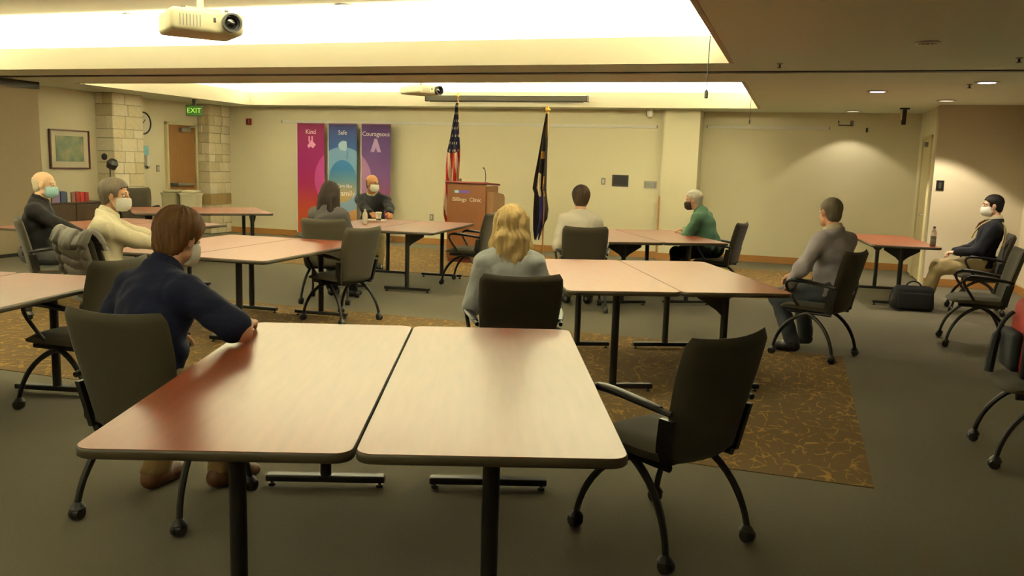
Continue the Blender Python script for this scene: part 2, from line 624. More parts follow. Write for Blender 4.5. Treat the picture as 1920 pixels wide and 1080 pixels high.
LIT = mat('lit lens', (255, 250, 245), 0.5, emit=((238, 226, 255), 4.0))
LIT2 = mat('dim lens', (220, 215, 200), 0.5, emit=((255, 240, 210), 0.9))
OFF = mat('dark baffle', (70, 60, 42), 0.4)
downlight('bright pinkish ceiling downlight nearest the coffer corner', 0.82, 11.2, LIT, power=150, spot=112)
downlight('bright bluish ceiling downlight farthest right', 1.79, 10.15, LIT, power=90, spot=112)
downlight('dim ceiling downlight in front of the right jog wall', 1.76, 12.5, LIT2, power=200, spot=100)
downlight('dim ceiling downlight close to the far wall', 0.74, 14.62, LIT2, power=30, spot=108)
t = downlight('unlit dark baffled ceiling downlight at upper right', 0.84, 7.18, OFF, r=0.075)
bm = bmesh.new()
for k in range(4):
    bx(bm, (-0.045 + 0.03 * k, 0, -0.014), (0.006, 0.10, 0.008))
obj('baffle', bm, MT['chrome'], t)
for lab, x, y in (('small lit downlight in the near coffer ceiling left of the projector', -7.30, 8.05), ('small lit downlight in the near coffer ceiling right of the projector', -4.52, 7.95)):
    t = downlight(lab, x, y, LIT, r=0.09)
    t.location.z = 3.098
for lab, x, y in (('tiny ceiling sprinkler right of the near coffer', -0.24, 8.41), ('tiny ceiling sprinkler beside the bluish downlight', 1.67, 10.39), ('tiny ceiling sprinkler at the right picture edge', 1.66, 8.16)):
    t = thing('sprinkler', lab, 'sprinkler', (x, y, CZ))
    obj('escutcheon', lathe(bmesh.new(), [(0.03, 0), (0.028, -0.006), (0.012, -0.01)], 14), MT['steel'], t, True)
    obj('sprinkler_head', lathe(bmesh.new(), [(0.010, -0.01), (0.010, -0.035), (0.022, -0.037), (0.022, -0.041)], 12), MT['darkgrey'], t, True)


def hanging_mic(label, x, y, z0, z1):
    t = thing('hanging_microphone', label, 'microphone', (x, y, z1))
    obj('cord', tube(bmesh.new(), [(0, 0, z0 - z1), (0.004, 0, (z0 - z1) * 0.5), (0, 0, 0.05)], 0.0035, 6), MT['blackplastic'], t)
    obj('microphone_capsule', lathe(bmesh.new(), [(0.006, 0.06), (0.013, 0.05), (0.013, 0.0), (0.008, -0.004)], 10), MT['darkgrey'], t, True)


hanging_mic('thin hanging microphone at the right end of the near coffer', -0.69, 6.5, 3.10, 2.07)
hanging_mic('thin hanging microphone at the right end of the far coffer', -0.71, 12.5, 3.10, 2.21)

# projectors
MT['projwhite'] = mat('projector shell', (214, 206, 176), 0.5, 0.5)


def projector(label, loc, rz, W, D, H, lens_x, ztop):
    t = thing('ceiling_projector', label, 'projector', loc, rz)
    obj('projector_body', box((0, 0, 0), (W, D, H), 0.03, 4), MT['projwhite'], t, True)
    bm = lathe(bmesh.new(), [(0.056, -0.03), (0.062, 0.05), (0.05, 0.05), (0.046, 0.02)], 24, (lens_x, -D / 2, 0.0), Matrix.Rotation(PI / 2, 3, 'X'))
    obj('lens_ring', bm, MT['blackplastic'], t, True)
    bm = lathe(bmesh.new(), [(0.046, 0.0), (0.04, 0.022), (0.02, 0.034), (0.002, 0.038)], 20, (lens_x, -D / 2, 0.0), Matrix.Rotation(PI / 2, 3, 'X'))
    obj('lens', bm, MT['lens'], t, True)
    bm = bmesh.new()
    for k in range(7):
        bx(bm, (-W * 0.38 + k * W * 0.045, -D / 2 - 0.001, -0.005), (W * 0.012, 0.006, H * 0.5))
    obj('vent_grille', bm, MT['grey'], t)
    obj('sensor_window', box((lens_x - 0.10, -D / 2 - 0.001, 0.01), (0.016, 0.008, 0.03), 0.003), MT['blackplastic'], t)
    bm = box((0, 0, H / 2 + 0.012), (W * 0.5, D * 0.45, 0.024), 0.004)
    tube(bm, [(0, 0, H / 2), (0, 0, ztop - loc[2] - 0.015)], 0.022, 14)
    bx(bm, (0, 0, ztop - loc[2] - 0.008), (0.2, 0.2, 0.016))
    obj('ceiling_mount', bm, MT['cream'], t)
    for sx, sy in ((-1, -1), (1, -1), (-1, 1), (1, 1)):
        obj('mount_foot', lathe(bmesh.new(), [(0.014, H / 2 + 0.02), (0.014, H / 2 - 0.005)], 10, (sx * W * 0.3, sy * D * 0.3, 0)), MT['darkgrey'], t)
    return t


projector('large white ceiling projector with black lens in the near coffer', (-3.84, 4.85, 2.40), math.radians(52), 0.46, 0.40, 0.145, 0.14, 3.10)
projector('smaller shaded ceiling projector hanging in the far coffer', (-4.94, 10.75, 2.50), math.radians(62), 0.40, 0.46, 0.11, 0.10, 3.10)

# projection screen housing
t = thing('projection_screen', 'long dark rolled projection screen housing below the far coffer light', 'screen', (-4.9, 14.08, 2.665))
obj('screen_housing', box((0, 0, 0), (2.92, 0.11, 0.10), 0.012), mat('screen case', (66, 60, 44), 0.5), t)
for s in (-1, 1):
    obj('end_cap', box((s * 1.47, 0, 0), (0.02, 0.12, 0.11), 0.006), MT['darkgrey'], t)
for xx in (-1.2, 0.88):
    obj('hanging_bracket', box((xx, 0.06, 0.04), (0.05, 0.12, 0.06), 0.004), MT['white'], t)
obj('pull_bar', box((0, -0.01, -0.055), (2.8, 0.03, 0.014), 0.004), MT['blackplastic'], t)

# black speaker on ceiling bracket
t = thing('ceiling_camera', 'black cylindrical camera hanging from the ceiling near the door return', 'camera', (1.41, 13.9, CZ))
obj('ceiling_plate', box((0, 0, -0.012), (0.13, 0.09, 0.022), 0.004), MT['blackplastic'], t)
obj('camera_body', lathe(bmesh.new(), [(0.02, -0.02), (0.034, -0.03), (0.034, -0.23), (0.028, -0.245)], 18), MT['blackplastic'], t, True)
obj('mount_arm', box((-0.035, 0, -0.10), (0.03, 0.04, 0.16), 0.004), MT['cream'], t)
t = thing('security_camera', 'white dome camera under the ceiling left of the pier', 'camera', (-2.47, 14.55, CZ))
obj('camera_base', lathe(bmesh.new(), [(0.055, 0), (0.055, -0.03), (0.03, -0.04)], 20), MT['white'], t, True)
obj('camera_body', lathe(bmesh.new(), [(0.05, -0.035), (0.055, -0.07), (0.05, -0.12), (0.03, -0.145), (0.004, -0.15)], 20, (0.015, 0, 0)), MT['white'], t, True)
obj('camera_bracket', box((-0.045, 0.03, -0.07), (0.02, 0.05, 0.10), 0.004), MT['grey'], t)

# exit sign
t = thing('exit_sign', 'green lit exit sign hanging in front of the far stone column', 'sign', (-10.40, 12.9, 2.335), math.radians(18))
obj('sign_case', box((0, 0.012, 0), (0.29, 0.04, 0.19), 0.006), MT['darkgrey'], t)
obj('sign_face', box((0.005, -0.010, 0), (0.27, 0.006, 0.17), 0.002), mat('exit green', (52, 92, 30), 0.4, emit=((70, 130, 40), 0.25)), t)
text_mesh('lettering', 'EXIT', 0.125, mat('exit letters', (190, 230, 120), 0.4, emit=((150, 220, 80), 0.7)), t, (0.005, -0.0145, 0))
obj('sign_stem', box((0, 0.012, 0.15), (0.06, 0.04, 0.11), 0.004), MT['darkgrey'], t)

# fire alarm
t = thing('fire_alarm', 'small red fire alarm strobe high on the far wall left', 'alarm', (-10.55, YF, 2.24))
obj('alarm_body', box((0, -0.025, 0), (0.11, 0.05, 0.125), 0.008), MT['red'], t)
obj('strobe_lens', box((0.02, -0.056, 0.0), (0.03, 0.02, 0.09), 0.006), mat('strobe', (170, 110, 90), 0.2), t)
obj('sounder_grille', box((-0.028, -0.052, 0.0), (0.035, 0.006, 0.08), 0.002), mat('dark red', (90, 14, 12), 0.5), t)

# far-wall switches, panel, outlets
def plate(name, label, cat, x, y, z, w_, h_, m, knobs=0, mk=None, axis='y'):
    t = thing(name, label, cat, (x, y, z), 0 if axis == 'y' else (PI / 2 if axis == 'x+' else -PI / 2))
    obj('cover_plate', box((0, -0.006, 0), (w_, 0.012, h_), 0.003), m, t)
    for k in range(knobs):
        xx = (k - (knobs - 1) / 2) * (w_ / max(knobs, 1)) * 0.92
        obj('switch_paddle', box((xx, -0.014, 0), (min(0.03, w_ * 0.55 / knobs + 0.008), 0.01, h_ * 0.6), 0.002), mk or MT['cream'], t)
    return t


plate('light_switch', 'small grey switch plate left of the black wall panel', 'switch', -3.25, YF, 1.30, 0.075, 0.12, MT['grey'], 1)
plate('switch_bank', 'wide grey bank of switches beside the pier', 'switch', -2.42, YF, 1.27, 0.22, 0.125, MT['steel'], 4, MT['grey'])
t = plate('control_panel', 'black touch panel on the far wall above the white shirted person', 'panel', -2.95, YF, 1.32, 0.29, 0.20, MT['blackplastic'])
obj('touch_screen', box((0, -0.014, 0.004), (0.24, 0.006, 0.15), 0.002), mat('dark glass', (38, 40, 46), 0.12, 0.6), t)
plate('wall_outlet', 'small grey outlet low on the far wall left of lectern', 'outlet', -6.53, YF, 0.51, 0.075, 0.12, MT['grey'], 1)
plate('thermostat', 'small black thermostat on the right jog wall', 'thermostat', 1.895, 13.3, 1.43, 0.10, 0.14, MT['blackplastic'], 1, MT['darkgrey'])
t = thing('wall_bracket', 'grey wire bracket high on the wall right of the pier', 'bracket', (0.67, YF2, 2.36))
bm = tube(bmesh.new(), [(-0.11, 0, 0.05), (-0.11, -0.06, -0.02), (0.11, -0.06, -0.02), (0.11, 0, 0.05)], 0.009)
obj('bracket_wire', bm, MT['darkgrey'], t)
obj('bracket_plate', box((0.09, -0.03, 0.02), (0.05, 0.05, 0.07), 0.004), MT['grey'], t)
t = thing('wall_hook', 'tiny dark hook on the wall right of the wire bracket', 'hook', (1.0, YF2, 2.27))
obj('hook_plate', box((0, -0.008, 0), (0.03, 0.016, 0.07), 0.003), MT['darkgrey'], t)
obj('hook_prong', tube(bmesh.new(), [(0, -0.01, 0.0), (0, -0.05, -0.01), (0, -0.055, 0.02)], 0.006), MT['darkgrey'], t)

# left-wall items
t = thing('wall_clock', 'round white wall clock partly behind the stone column', 'clock', (XL, 12.60, 2.09), PI / 2)
obj('clock_face', lathe(bmesh.new(), [(0.185, 0.0), (0.185, 0.02), (0.002, 0.021)], 32, R=Matrix.Rotation(PI / 2, 3, 'X')), MT['paper'], t)
obj('clock_rim', lathe(bmesh.new(), [(0.18, 0.0), (0.205, 0.0), (0.205, 0.035), (0.19, 0.04), (0.18, 0.022)], 32, R=Matrix.Rotation(PI / 2, 3, 'X'), caps=False), MT['blackplastic'], t, True)
bm = box((0.03, -0.026, 0.03), (0.09, 0.004, 0.012), rot=('Y', -0.8))
obj('hour_hand', bm, MT['blackplastic'], t)
bm = box((-0.02, -0.03, 0.06), (0.13, 0.004, 0.008), rot=('Y', 1.9))
obj('minute_hand', bm, MT['blackplastic'], t)
t = thing('sanitizer_dispenser', 'white and pale blue sanitizer dispenser between column and door', 'dispenser', (XL, 12.66, 1.50), PI / 2)
obj('dispenser_body', box((0, -0.05, -0.08), (0.12, 0.10, 0.20), 0.014), MT['white'], t)
obj('dispenser_sign', box((0, -0.008, 0.10), (0.15, 0.012, 0.17), 0.003), mat('pale blue card', (120, 176, 190), 0.5), t)
obj('nozzle', box((0, -0.06, -0.20), (0.04, 0.04, 0.05), 0.006), MT['grey'], t)
plate('light_switch', 'small cream switch plate on the wall left of the oak door', 'switch', XL, 12.97, 1.28, 0.075, 0.12, MT['grey'], 1, axis='x+')
t = thing('framed_picture', 'framed green landscape picture with wide white mat on the left wall', 'picture', (XL, 10.95, 1.575), PI / 2)
W_, H_ = 0.80, 0.63
bm = bmesh.new()
for s in (-1, 1):
    bx(bm, (s * (W_ / 2 - 0.012), -0.02, 0), (0.024, 0.04, H_), 0.003)
    bx(bm, (0, -0.02, s * (H_ / 2 - 0.012)), (W_ - 0.048, 0.04, 0.024), 0.003)
obj('picture_frame', bm, mat('dark cherry frame', (72, 30, 18), 0.4), t)
obj('mat_board', box((0, -0.014, 0), (W_ - 0.04, 0.012, H_ - 0.04)), mat('mat board', (216, 208, 184), 0.8), t)


def painting():
    m = mat('landscape print', (96, 110, 80), 0.5)
    nt = m.node_tree
    tc = nt.nodes.new('ShaderNodeTexCoord')
    n = nt.nodes.new('ShaderNodeTexNoise'); n.inputs['Scale'].default_value = 6
    nt.links.new(tc.outputs['Object'], n.inputs['Vector'])
    r = nt.nodes.new('ShaderNodeValToRGB')
    e = r.color_ramp.elements
    e[0].position = 0.3; e[0].color = lin((62, 76, 62)) + (1,)
    e[1].position = 0.75; e[1].color = lin((160, 150, 110)) + (1,)
    k = e.new(0.5); k.color = lin((104, 116, 82)) + (1,)
    nt.links.new(n.outputs['Fac'], r.inputs['Fac'])
    nt.links.new(r.outputs['Color'], nt.nodes['Principled BSDF'].inputs['Base Color'])
    return m


obj('print', box((0, -0.022, 0.01), (W_ - 0.24, 0.006, H_ - 0.22)), painting(), t)

# black lamp on a stand by the column
t = thing('stand_lamp', 'black lamp head on a thin stand before the stone column', 'lamp', (-10.62, 11.1, 0))
obj('stand_base', lathe(bmesh.new(), [(0.14, 0), (0.14, 0.015), (0.02, 0.03)], 20), MT['blackplastic'], t, True)
obj('stand_pole', tube(bmesh.new(), [(0, 0, 0.02), (0, 0, 1.36)], 0.011), MT['darkgrey'], t)
obj('lamp_head', lathe(bmesh.new(), [(0.02, -0.09), (0.075, -0.07), (0.09, 0.02), (0.05, 0.08), (0.01, 0.09)], 16, (0.03, 0.02, 1.36), Matrix.Rotation(0.5, 3, 'Y')), MT['blackplastic'], t, True)
obj('lamp_clip', lathe(bmesh.new(), [(0.01, -0.05), (0.04, -0.03), (0.045, 0.03), (0.01, 0.06)], 12, (-0.06, -0.05, 1.47)), MT['blackplastic'], t, True)
# ------------------------------------------------------------------ tables
TW, TL, TZ = 0.768, 1.87, 0.74
TPROTO = {}


def table(label, cx, cy, rot, gusset=0):
    t = thing('folding_table', label, 'table', (cx, cy, 0), rot, 'folding tables in side by side pairs')
    if 'top' not in TPROTO:
        bm = prism(bmesh.new(), rrect(TW - 0.008, TL - 0.008, 0.05, 6), TZ - 0.028, TZ)
        o = obj('tabletop', bm, MT['laminate'], t)
        TPROTO['top'] = o.data
        bm = bmesh.new()
        a = rrect(TW - 0.010, TL - 0.010, 0.05, 6)
        b = rrect(TW, TL, 0.054, 6)
        prof = [(a, TZ - 0.031), (b, TZ - 0.026), (b, TZ - 0.006), (a, TZ - 0.0008)]
        rings = [[bm.verts.new((x, y, z)) for x, y in p] for p, z in prof]
        for r0, r1 in zip(rings, rings[1:]):
            for k in range(len(r0)):
                q = (k + 1) % len(r0)
                bm.faces.new((r0[k], r0[q], r1[q], r1[k]))
        bm.faces.new(rings[0][::-1])
        e = obj('edge_band', bm, MT['edge'], o, True, 60)
        TPROTO['edge'] = e.data
    else:
        o = link_mesh('tabletop', TPROTO['top'], None, t)
        link_mesh('edge_band', TPROTO['edge'], None, o)
    for s in (-1, 1):
        key = ('leg', s, gusset)
        y = s * (TL / 2 - 0.24)
        if key not in TPROTO:
            bm = tube(bmesh.new(), [(0, y, 0.03), (0, y, TZ - 0.035)], 0.0265, 14)
            bx(bm, (0, y, TZ - 0.037), (0.36, 0.07, 0.012), 0.003)
            TPROTO[key] = obj('leg', bm, MT['black'], t, True).data
            bm = box((0, y, 0.042), (0.56, 0.055, 0.034), 0.008, 2)
            for q in (-1, 1):
                lathe(bm, [(0.017, 0.0), (0.017, 0.012), (0.008, 0.014), (0.008, 0.03)], 10, (q * 0.255, y, 0))
            TPROTO[('foot', s)] = obj('foot', bm, MT['black'], None, False).data
            C.objects.unlink([x for x in C.objects if x.data == TPROTO[('foot', s)]][0])
            bm = bmesh.new()
            sides = {0: (), 1: (1,), -1: (-1,), 2: (1, -1)}[gusset if s < 0 else (2 if gusset == 2 else 0)]
            for q in sides:
                prism(bm, [(q * 0.02, TZ - 0.04), (q * 0.20, TZ - 0.04), (q * 0.20, TZ - 0.075), (q * 0.06, TZ - 0.16), (q * 0.02, TZ - 0.2)], y - 0.014, y + 0.014, 'y')
            if sides:
                TPROTO[('gus',) + key] = obj('gusset', bm, MT['black'], None).data
                C.objects.unlink([x for x in C.objects if x.data == TPROTO[('gus',) + key]][0])
            leg = [x for x in t.children if x.data == TPROTO[key]][0]
        else:
            leg = link_mesh('leg', TPROTO[key], None, t)
        link_mesh('foot', TPROTO[('foot', s)], None, leg)
        if ('gus',) + key in TPROTO:
            link_mesh('gusset', TPROTO[('gus',) + key], None, leg)
    return t


def table_pair(fx, fy, deg, labels, gus=(0, 0)):
    a = math.radians(deg)
    for i, lb in enumerate(labels):
        lx, ly = TW / 2 + i * (TW + 0.004), TL / 2
        table(lb, fx + lx * math.cos(a) - ly * math.sin(a), fy + lx * math.sin(a) + ly * math.cos(a), a, gus[i])


table_pair(-1.83, 1.725, 20.0, ['left half of the large foreground table, beside the navy polo shirt', 'right half of the large foreground table, beside the empty chair'])
table_pair(-1.37, 5.29, 24.5, ['left half of the table pair beside the blonde woman', 'right half of the table pair, next to the grey shirted man'], (0, -1))
table_pair(-2.02, 9.0, 29, ['left half of the back table in front of the white shirted person', 'right half of the back table under the green shirted man\'s arms'], (2, 0))
table_pair(0.87, 10.70, 6, ['single cherry table at far right with a bottle on it'], (2,))
table_pair(-5.46, 8.74, 6, ['left half of the table before the black sweatered man, with bottle and cup', 'right half of the table beside the lectern'], (0, 1))
table_pair(-5.43, 5.52, 3, ['left half of the mid-left table under the white shirted man\'s hand', 'right half of the mid-left table, beside the empty chair'], (1, 0))
table_pair(-9.57, 10.32, -45, ['far half of the back-left table before the oak door', 'near half of the back-left table before the oak door'], (0, 2))
table_pair(-5.19, 2.25, 12, ['left half of the table cut off by the left picture edge', 'right half of the table at the left edge, beside the empty chair'])
table_pair(-7.95, 6.65, 0, ['left half of the table behind the bald man in black jacket', 'right half of the table behind the bald man in black jacket'])


# ------------------------------------------------------------------ chairs
def back_y(v, u):
    return -0.215 - 0.115 * v ** 1.25 + 0.035 * u * u


def back_z(v, u):
    return 0.40 + 0.515 * v + 0.014 * u * u * v


def back_w(v):
    return 0.195 + 0.048 * min(1, v * 1.5) ** 0.8


def chair_back():
    bm = bmesh.new()
    nu, nv = 14, 16
    F, B = [], []
    for j in range(nv + 1):
        v = j / nv
        fr, br = [], []
        for i in range(nu + 1):
            u = -1 + 2 * i / nu
            e = max(abs(u), abs(2 * v - 1))
            # rounded corners
            cv = max(0.0, abs(2 * v - 1) - 0.78) / 0.22
            wx = back_w(v) * (1 - 0.10 * cv ** 2.4)
            th = 0.027 * (1 - max(0, (abs(u) - 0.72) / 0.28) ** 3 * 0.8) * (1 - max(0, (abs(2 * v - 1) - 0.85) / 0.15) ** 3 * 0.8)
            x, y, z = u * wx, back_y(v, u), back_z(v, u)
            fr.append(bm.verts.new((x, y + th, z)))
            br.append(bm.verts.new((x, y - th, z)))
        F.append(fr)
        B.append(br)
    for j in range(nv):
        for i in range(nu):
            bm.faces.new((F[j][i], F[j][i + 1], F[j + 1][i + 1], F[j + 1][i]))
            bm.faces.new((B[j][i + 1], B[j][i], B[j + 1][i], B[j + 1][i + 1]))
    for j in range(nv):
        bm.faces.new((F[j][0], F[j + 1][0], B[j + 1][0], B[j][0]))
        bm.faces.new((F[j + 1][nu], F[j][nu], B[j][nu], B[j + 1][nu]))
    for i in range(nu):
        bm.faces.new((F[0][i + 1], F[0][i], B[0][i], B[0][i + 1]))
        bm.faces.new((F[nv][i], F[nv][i + 1], B[nv][i + 1], B[nv][i]))
    return bm


def chair_seat():
    bm = bmesh.new()
    nu, nv = 12, 12
    T, Bt = [], []
    for j in range(nv + 1):
        v = -1 + 2 * j / nv
        tr, br = [], []
        for i in range(nu + 1):
            u = -1 + 2 * i / nu
            rad = (abs(u) ** 5 + abs(v) ** 5) ** 0.2
            m = max(abs(u), abs(v))
            k = (m / rad) if rad > 1e-6 else 1
            x = u * k * 0.245
            y = 0.02 + v * k * 0.235
            d = 0.03 * max(0, (m - 0.6) / 0.4) ** 2.4
            front = 0.025 * max(0, v) ** 3
            zt = 0.478 - d - front - 0.008 * (1 - u * u) * (1 - v * v)
            zb = 0.405 + d * 0.4
            tr.append(bm.verts.new((x, y, zt)))
            br.append(bm.verts.new((x, y, zb)))
        T.append(tr)
        Bt.append(br)
    for j in range(nv):
        for i in range(nu):
            bm.faces.new((T[j][i], T[j][i + 1], T[j + 1][i + 1], T[j + 1][i]))
            bm.faces.new((Bt[j][i + 1], Bt[j][i], Bt[j + 1][i], Bt[j + 1][i + 1]))
        bm.faces.new((T[j + 1][0], Bt[j + 1][0], Bt[j][0], T[j][0]))
        bm.faces.new((T[j][nu], Bt[j][nu], Bt[j + 1][nu], T[j + 1][nu]))
        bm.faces.new((T[0][j], Bt[0][j], Bt[0][j + 1], T[0][j + 1]))
        bm.faces.new((T[nv][j + 1], Bt[nv][j + 1], Bt[nv][j], T[nv][j]))
    return bm


def make_chair(label):
    t = thing('conference_chair', label, 'chair', (0, 0, 0), 0, 'wheeled conference chairs round the tables')
    obj('seat', chair_seat(), MT['chairfab'], t, True, 60)
    obj('backrest', chair_back(), MT['chairfab'], t, True, 70)
    bm = box((0, 0.0, 0.388), (0.36, 0.30, 0.035), 0.008)
    for s in (-1, 1):
        tube(bm, [(s * 0.19, -0.2, 0.39), (s * 0.19, 0.18, 0.39)], 0.016, 8)
    obj('seat_frame', bm, MT['blackplastic'], t)
    for s in (-1, 1):
        # upright bracket hugging the side of the back
        bm = bmesh.new()
        pts = []
        for q in range(6):
            v = 0.0 + q * 0.075
            pts.append((back_w(v) + 0.012, back_y(v, 1), back_z(v, 1)))
        lo, hi = [], []
        for (x, y, z) in pts:
            for dx, dy, arr in ((-0.012, -0.032, lo), (0.010, -0.032, lo), (0.010, 0.032, hi), (-0.012, 0.032, hi)):
                arr.append(bm.verts.new((s * (x + dx), y + dy, z)))
        for q in range(5):
            a, b = [lo[2 * q], lo[2 * q + 1], hi[2 * q], hi[2 * q + 1]], [lo[2 * q + 2], lo[2 * q + 3], hi[2 * q + 2], hi[2 * q + 3]]
            for k in range(4):
                bm.faces.new((a[k], a[(k + 1) % 4], b[(k + 1) % 4], b[k]))
        bm.faces.new((lo[0], lo[1], hi[0], hi[1]))
        bm.faces.new((lo[10], lo[11], hi[10], hi[11]))
        obj('back_bracket', bm, MT['blackplastic'], t)
        # arm loop
        p = bez((s * 0.245, -0.24, 0.625), (s * 0.275, -0.08, 0.645), (s * 0.285, 0.05, 0.665), (s * 0.28, 0.13, 0.655), 8)
        p += bez((s * 0.28, 0.13, 0.655), (s * 0.278, 0.19, 0.64), (s * 0.272, 0.165, 0.59), (s * 0.262, 0.12, 0.53), 5)[1:]
        p += bez((s * 0.262, 0.12, 0.53), (s * 0.25, 0.07, 0.46), (s * 0.235, 0.05, 0.42), (s * 0.19, 0.03, 0.395), 5)[1:]
        a = obj('armrest', tube(bmesh.new(), p, 0.0125, 8), MT['black'], t, True)
        bm = bmesh.new()
        pp = bez((s * 0.25, -0.19, 0.637), (s * 0.274, -0.08, 0.656), (s * 0.283, 0.03, 0.674), (s * 0.281, 0.12, 0.668), 8)
        rr = []
        for k, q in enumerate(pp):
            wv = 0.026 * (1 - abs(k / 8 - 0.5) ** 4 * 6)
            rr.append([bm.verts.new(q + Vector((math.cos(2 * PI * h / 8) * wv, 0, math.sin(2 * PI * h / 8) * 0.011))) for h in range(8)])
        for A, B in zip(rr, rr[1:]):
            for h in range(8):
                bm.faces.new((A[h], A[(h + 1) % 8], B[(h + 1) % 8], B[h]))
        bm.faces.new(rr[0]); bm.faces.new(rr[-1])
        obj('arm_pad', bm, MT['blackplastic'], a, True)
    for sx in (-1, 1):
        for sy in (-1, 1):
            p = bez((sx * 0.185, -sy * 0.05, 0.40), (sx * 0.215, sy * 0.12, 0.36), (sx * 0.235, sy * 0.225, 0.24), (sx * 0.25, sy * 0.255, 0.075), 10)
            l = obj('leg', tube(bmesh.new(), p, [0.017] * 4 + [0.0155] * 4 + [0.014] * 3, 8), MT['black'], t, True)
            bm = bmesh.new()
            ct = (sx * 0.25, sy * 0.262, 0.03)
            lathe(bm, [(0.008, -0.024), (0.026, -0.023), (0.030, -0.012), (0.030, -0.004), (0.022, 0.0), (0.030, 0.004), (0.030, 0.012), (0.026, 0.023), (0.008, 0.024)], 16, ct, Matrix.Rotation(PI / 2, 3, 'Y'))
            lathe(bm, [(0.010, 0.0), (0.031, 0.012), (0.033, 0.022), (0.024, 0.036), (0.010, 0.05)], 12, (ct[0], ct[1] - sy * 0.006, 0.03))
            obj('caster', bm, MT['blackplastic'], l, True)
    return t


CH = {}
chair0 = None
for key, x, y, deg, lab in (
    ('front', -0.45, 3.46, 56, 'large empty olive grey chair at the right of the foreground table'),
    ('polo', -2.55, 2.93, 3, 'olive grey chair behind the man in the navy polo'),
    ('left', -4.08, 4.00, 92, 'empty olive grey chair left of the man in navy polo, facing left'),
    ('bald', -6.62, 6.22, -40, 'olive grey chair holding the bald man in black jacket'),
    ('puffy', -4.94, 5.20, -22, 'olive grey chair draped with the grey puffy jacket'),
    ('darkhair', -4.79, 8.10, 18, 'olive grey chair under the dark haired woman facing away'),
    ('empty_mid', -4.10, 7.15, 74, 'empty olive grey chair at the right end of the mid-left table'),
    ('lectern', -3.98, 10.15, 94, 'empty olive grey chair in front of the wooden lectern'),
    ('blonde', -1.58, 4.82, 26, 'dark olive chair behind the blonde woman'),
    ('white', -2.17, 8.92, 20, 'dark olive chair behind the short haired person in white shirt'),
    ('green', -0.90, 10.80, 78, 'olive grey chair seen edge-on behind the green shirted man'),
    ('grey', 0.23, 7.60, 66, 'dark olive chair under the man in grey striped shirt'),
    ('young', 2.05, 10.97, 86, 'olive grey chair under the masked young man at far right'),
    ('right', 1.66, 8.77, 88, 'empty olive grey chair cut by the right picture edge, farther of the two'),
    ('rightnear', 1.36, 5.23, 92, 'near right chair at the picture edge holding the red backpack'),
    ('back', -9.95, 10.95, -128, 'dark olive empty chair behind the back-left table by the column'),
):
    if chair0 is None:
        chair0 = make_chair(lab)
        c = chair0
    else:
        c = copy_tree(chair0)
        c['label'] = lab
    c.location = (x, y, 0)
    c.rotation_euler = (0, 0, math.radians(deg))
    CH[key] = c
    if key in ('blonde', 'white', 'grey', 'rightnear', 'green', 'back'):
        for ch in c.children:
            if ch.name.startswith(('seat', 'backrest')) and not ch.name.startswith('seat_frame'):
                ch.material_slots[0].link = 'OBJECT'
                ch.material_slots[0].material = MT['chairfab2']
CH['back'].scale = (1.04, 1.04, 1.08)

# ------------------------------------------------------------------ grey puffy jacket over a chair back
t = thing('puffy_jacket', 'grey quilted puffy jacket draped over a chair back', 'jacket', CH['puffy'].location, CH['puffy'].rotation_euler[2])
MT['puffy'] = mat('grey nylon', (92, 86, 76), 0.55, 0.4, bump=(60, 0.25, 0.006))


def drape(x0, x1, front_len, back_len, seed, rows=96, cols=30, puff=0.026, tq=0.078, extra=0.0):
    bm = bmesh.new()
    rnd = random.Random(seed)
    ph = rnd.uniform(0, 6)
    G, H = [], []
    tot = front_len + back_len
    for j in range(rows + 1):
        s = -front_len + tot * j / rows          # <0 in front of the back, >0 behind it
        a, b = [], []
        for i in range(cols + 1):
            u = i / cols
            x = x0 + (x1 - x0) * u + 0.012 * math.sin(7 * s + ph + 3 * u)
            if x > 0: x += max(0, s) * 0.05 * math.sin(4 * u + ph)
            uu = max(-1, min(1, x / 0.24))
            depth = abs(s)
            v = max(0.0, 1 - depth / 0.53)
            zt = back_z(v, uu)
            cy = back_y(v, uu)
            turn = max(-1, min(1, s / 0.045))
            off = 0.042 * turn + 0.012 * (turn if abs(turn) >= 1 else 0)
            up = 0.032 * math.sqrt(max(0, 1 - turn * turn))
            edge = min(u, 1 - u) * cols
            q = abs(math.sin(PI * (s + 0.012 * math.sin(5 * u + ph)) / tq)) ** 0.5
            q *= min(1, edge / 2.0)
            crease = 0.88 + 0.12 * math.sin(13 * u + 4 * math.sin(9 * s) + ph)
            d = puff * q * crease + extra + 0.006 * mnoise.noise(Vector((x * 9, s * 9, seed)))
            nrm = Vector((0, -turn if abs(turn) < 1 else -math.copysign(1, s), math.sqrt(max(0, 1 - turn * turn)))).normalized()
            p = Vector((x, cy - off, zt + up))
            a.append(bm.verts.new(p + nrm * d))
            b.append(bm.verts.new(p - nrm * 0.004))
        G.append(a)
        H.append(b)
    for j in range(rows):
        for i in range(cols):
            bm.faces.new((G[j][i], G[j][i + 1], G[j + 1][i + 1], G[j + 1][i]))
            bm.faces.new((H[j][i + 1], H[j][i], H[j + 1][i], H[j + 1][i + 1]))
        bm.faces.new((G[j][0], G[j + 1][0], H[j + 1][0], H[j][0]))
        bm.faces.new((G[j + 1][cols], G[j][cols], H[j][cols], H[j + 1][cols]))
    for i in range(cols):
        bm.faces.new((G[0][i + 1], G[0][i], H[0][i], H[0][i + 1]))
        bm.faces.new((G[rows][i], G[rows][i + 1], H[rows][i + 1], H[rows][i]))
    return bm


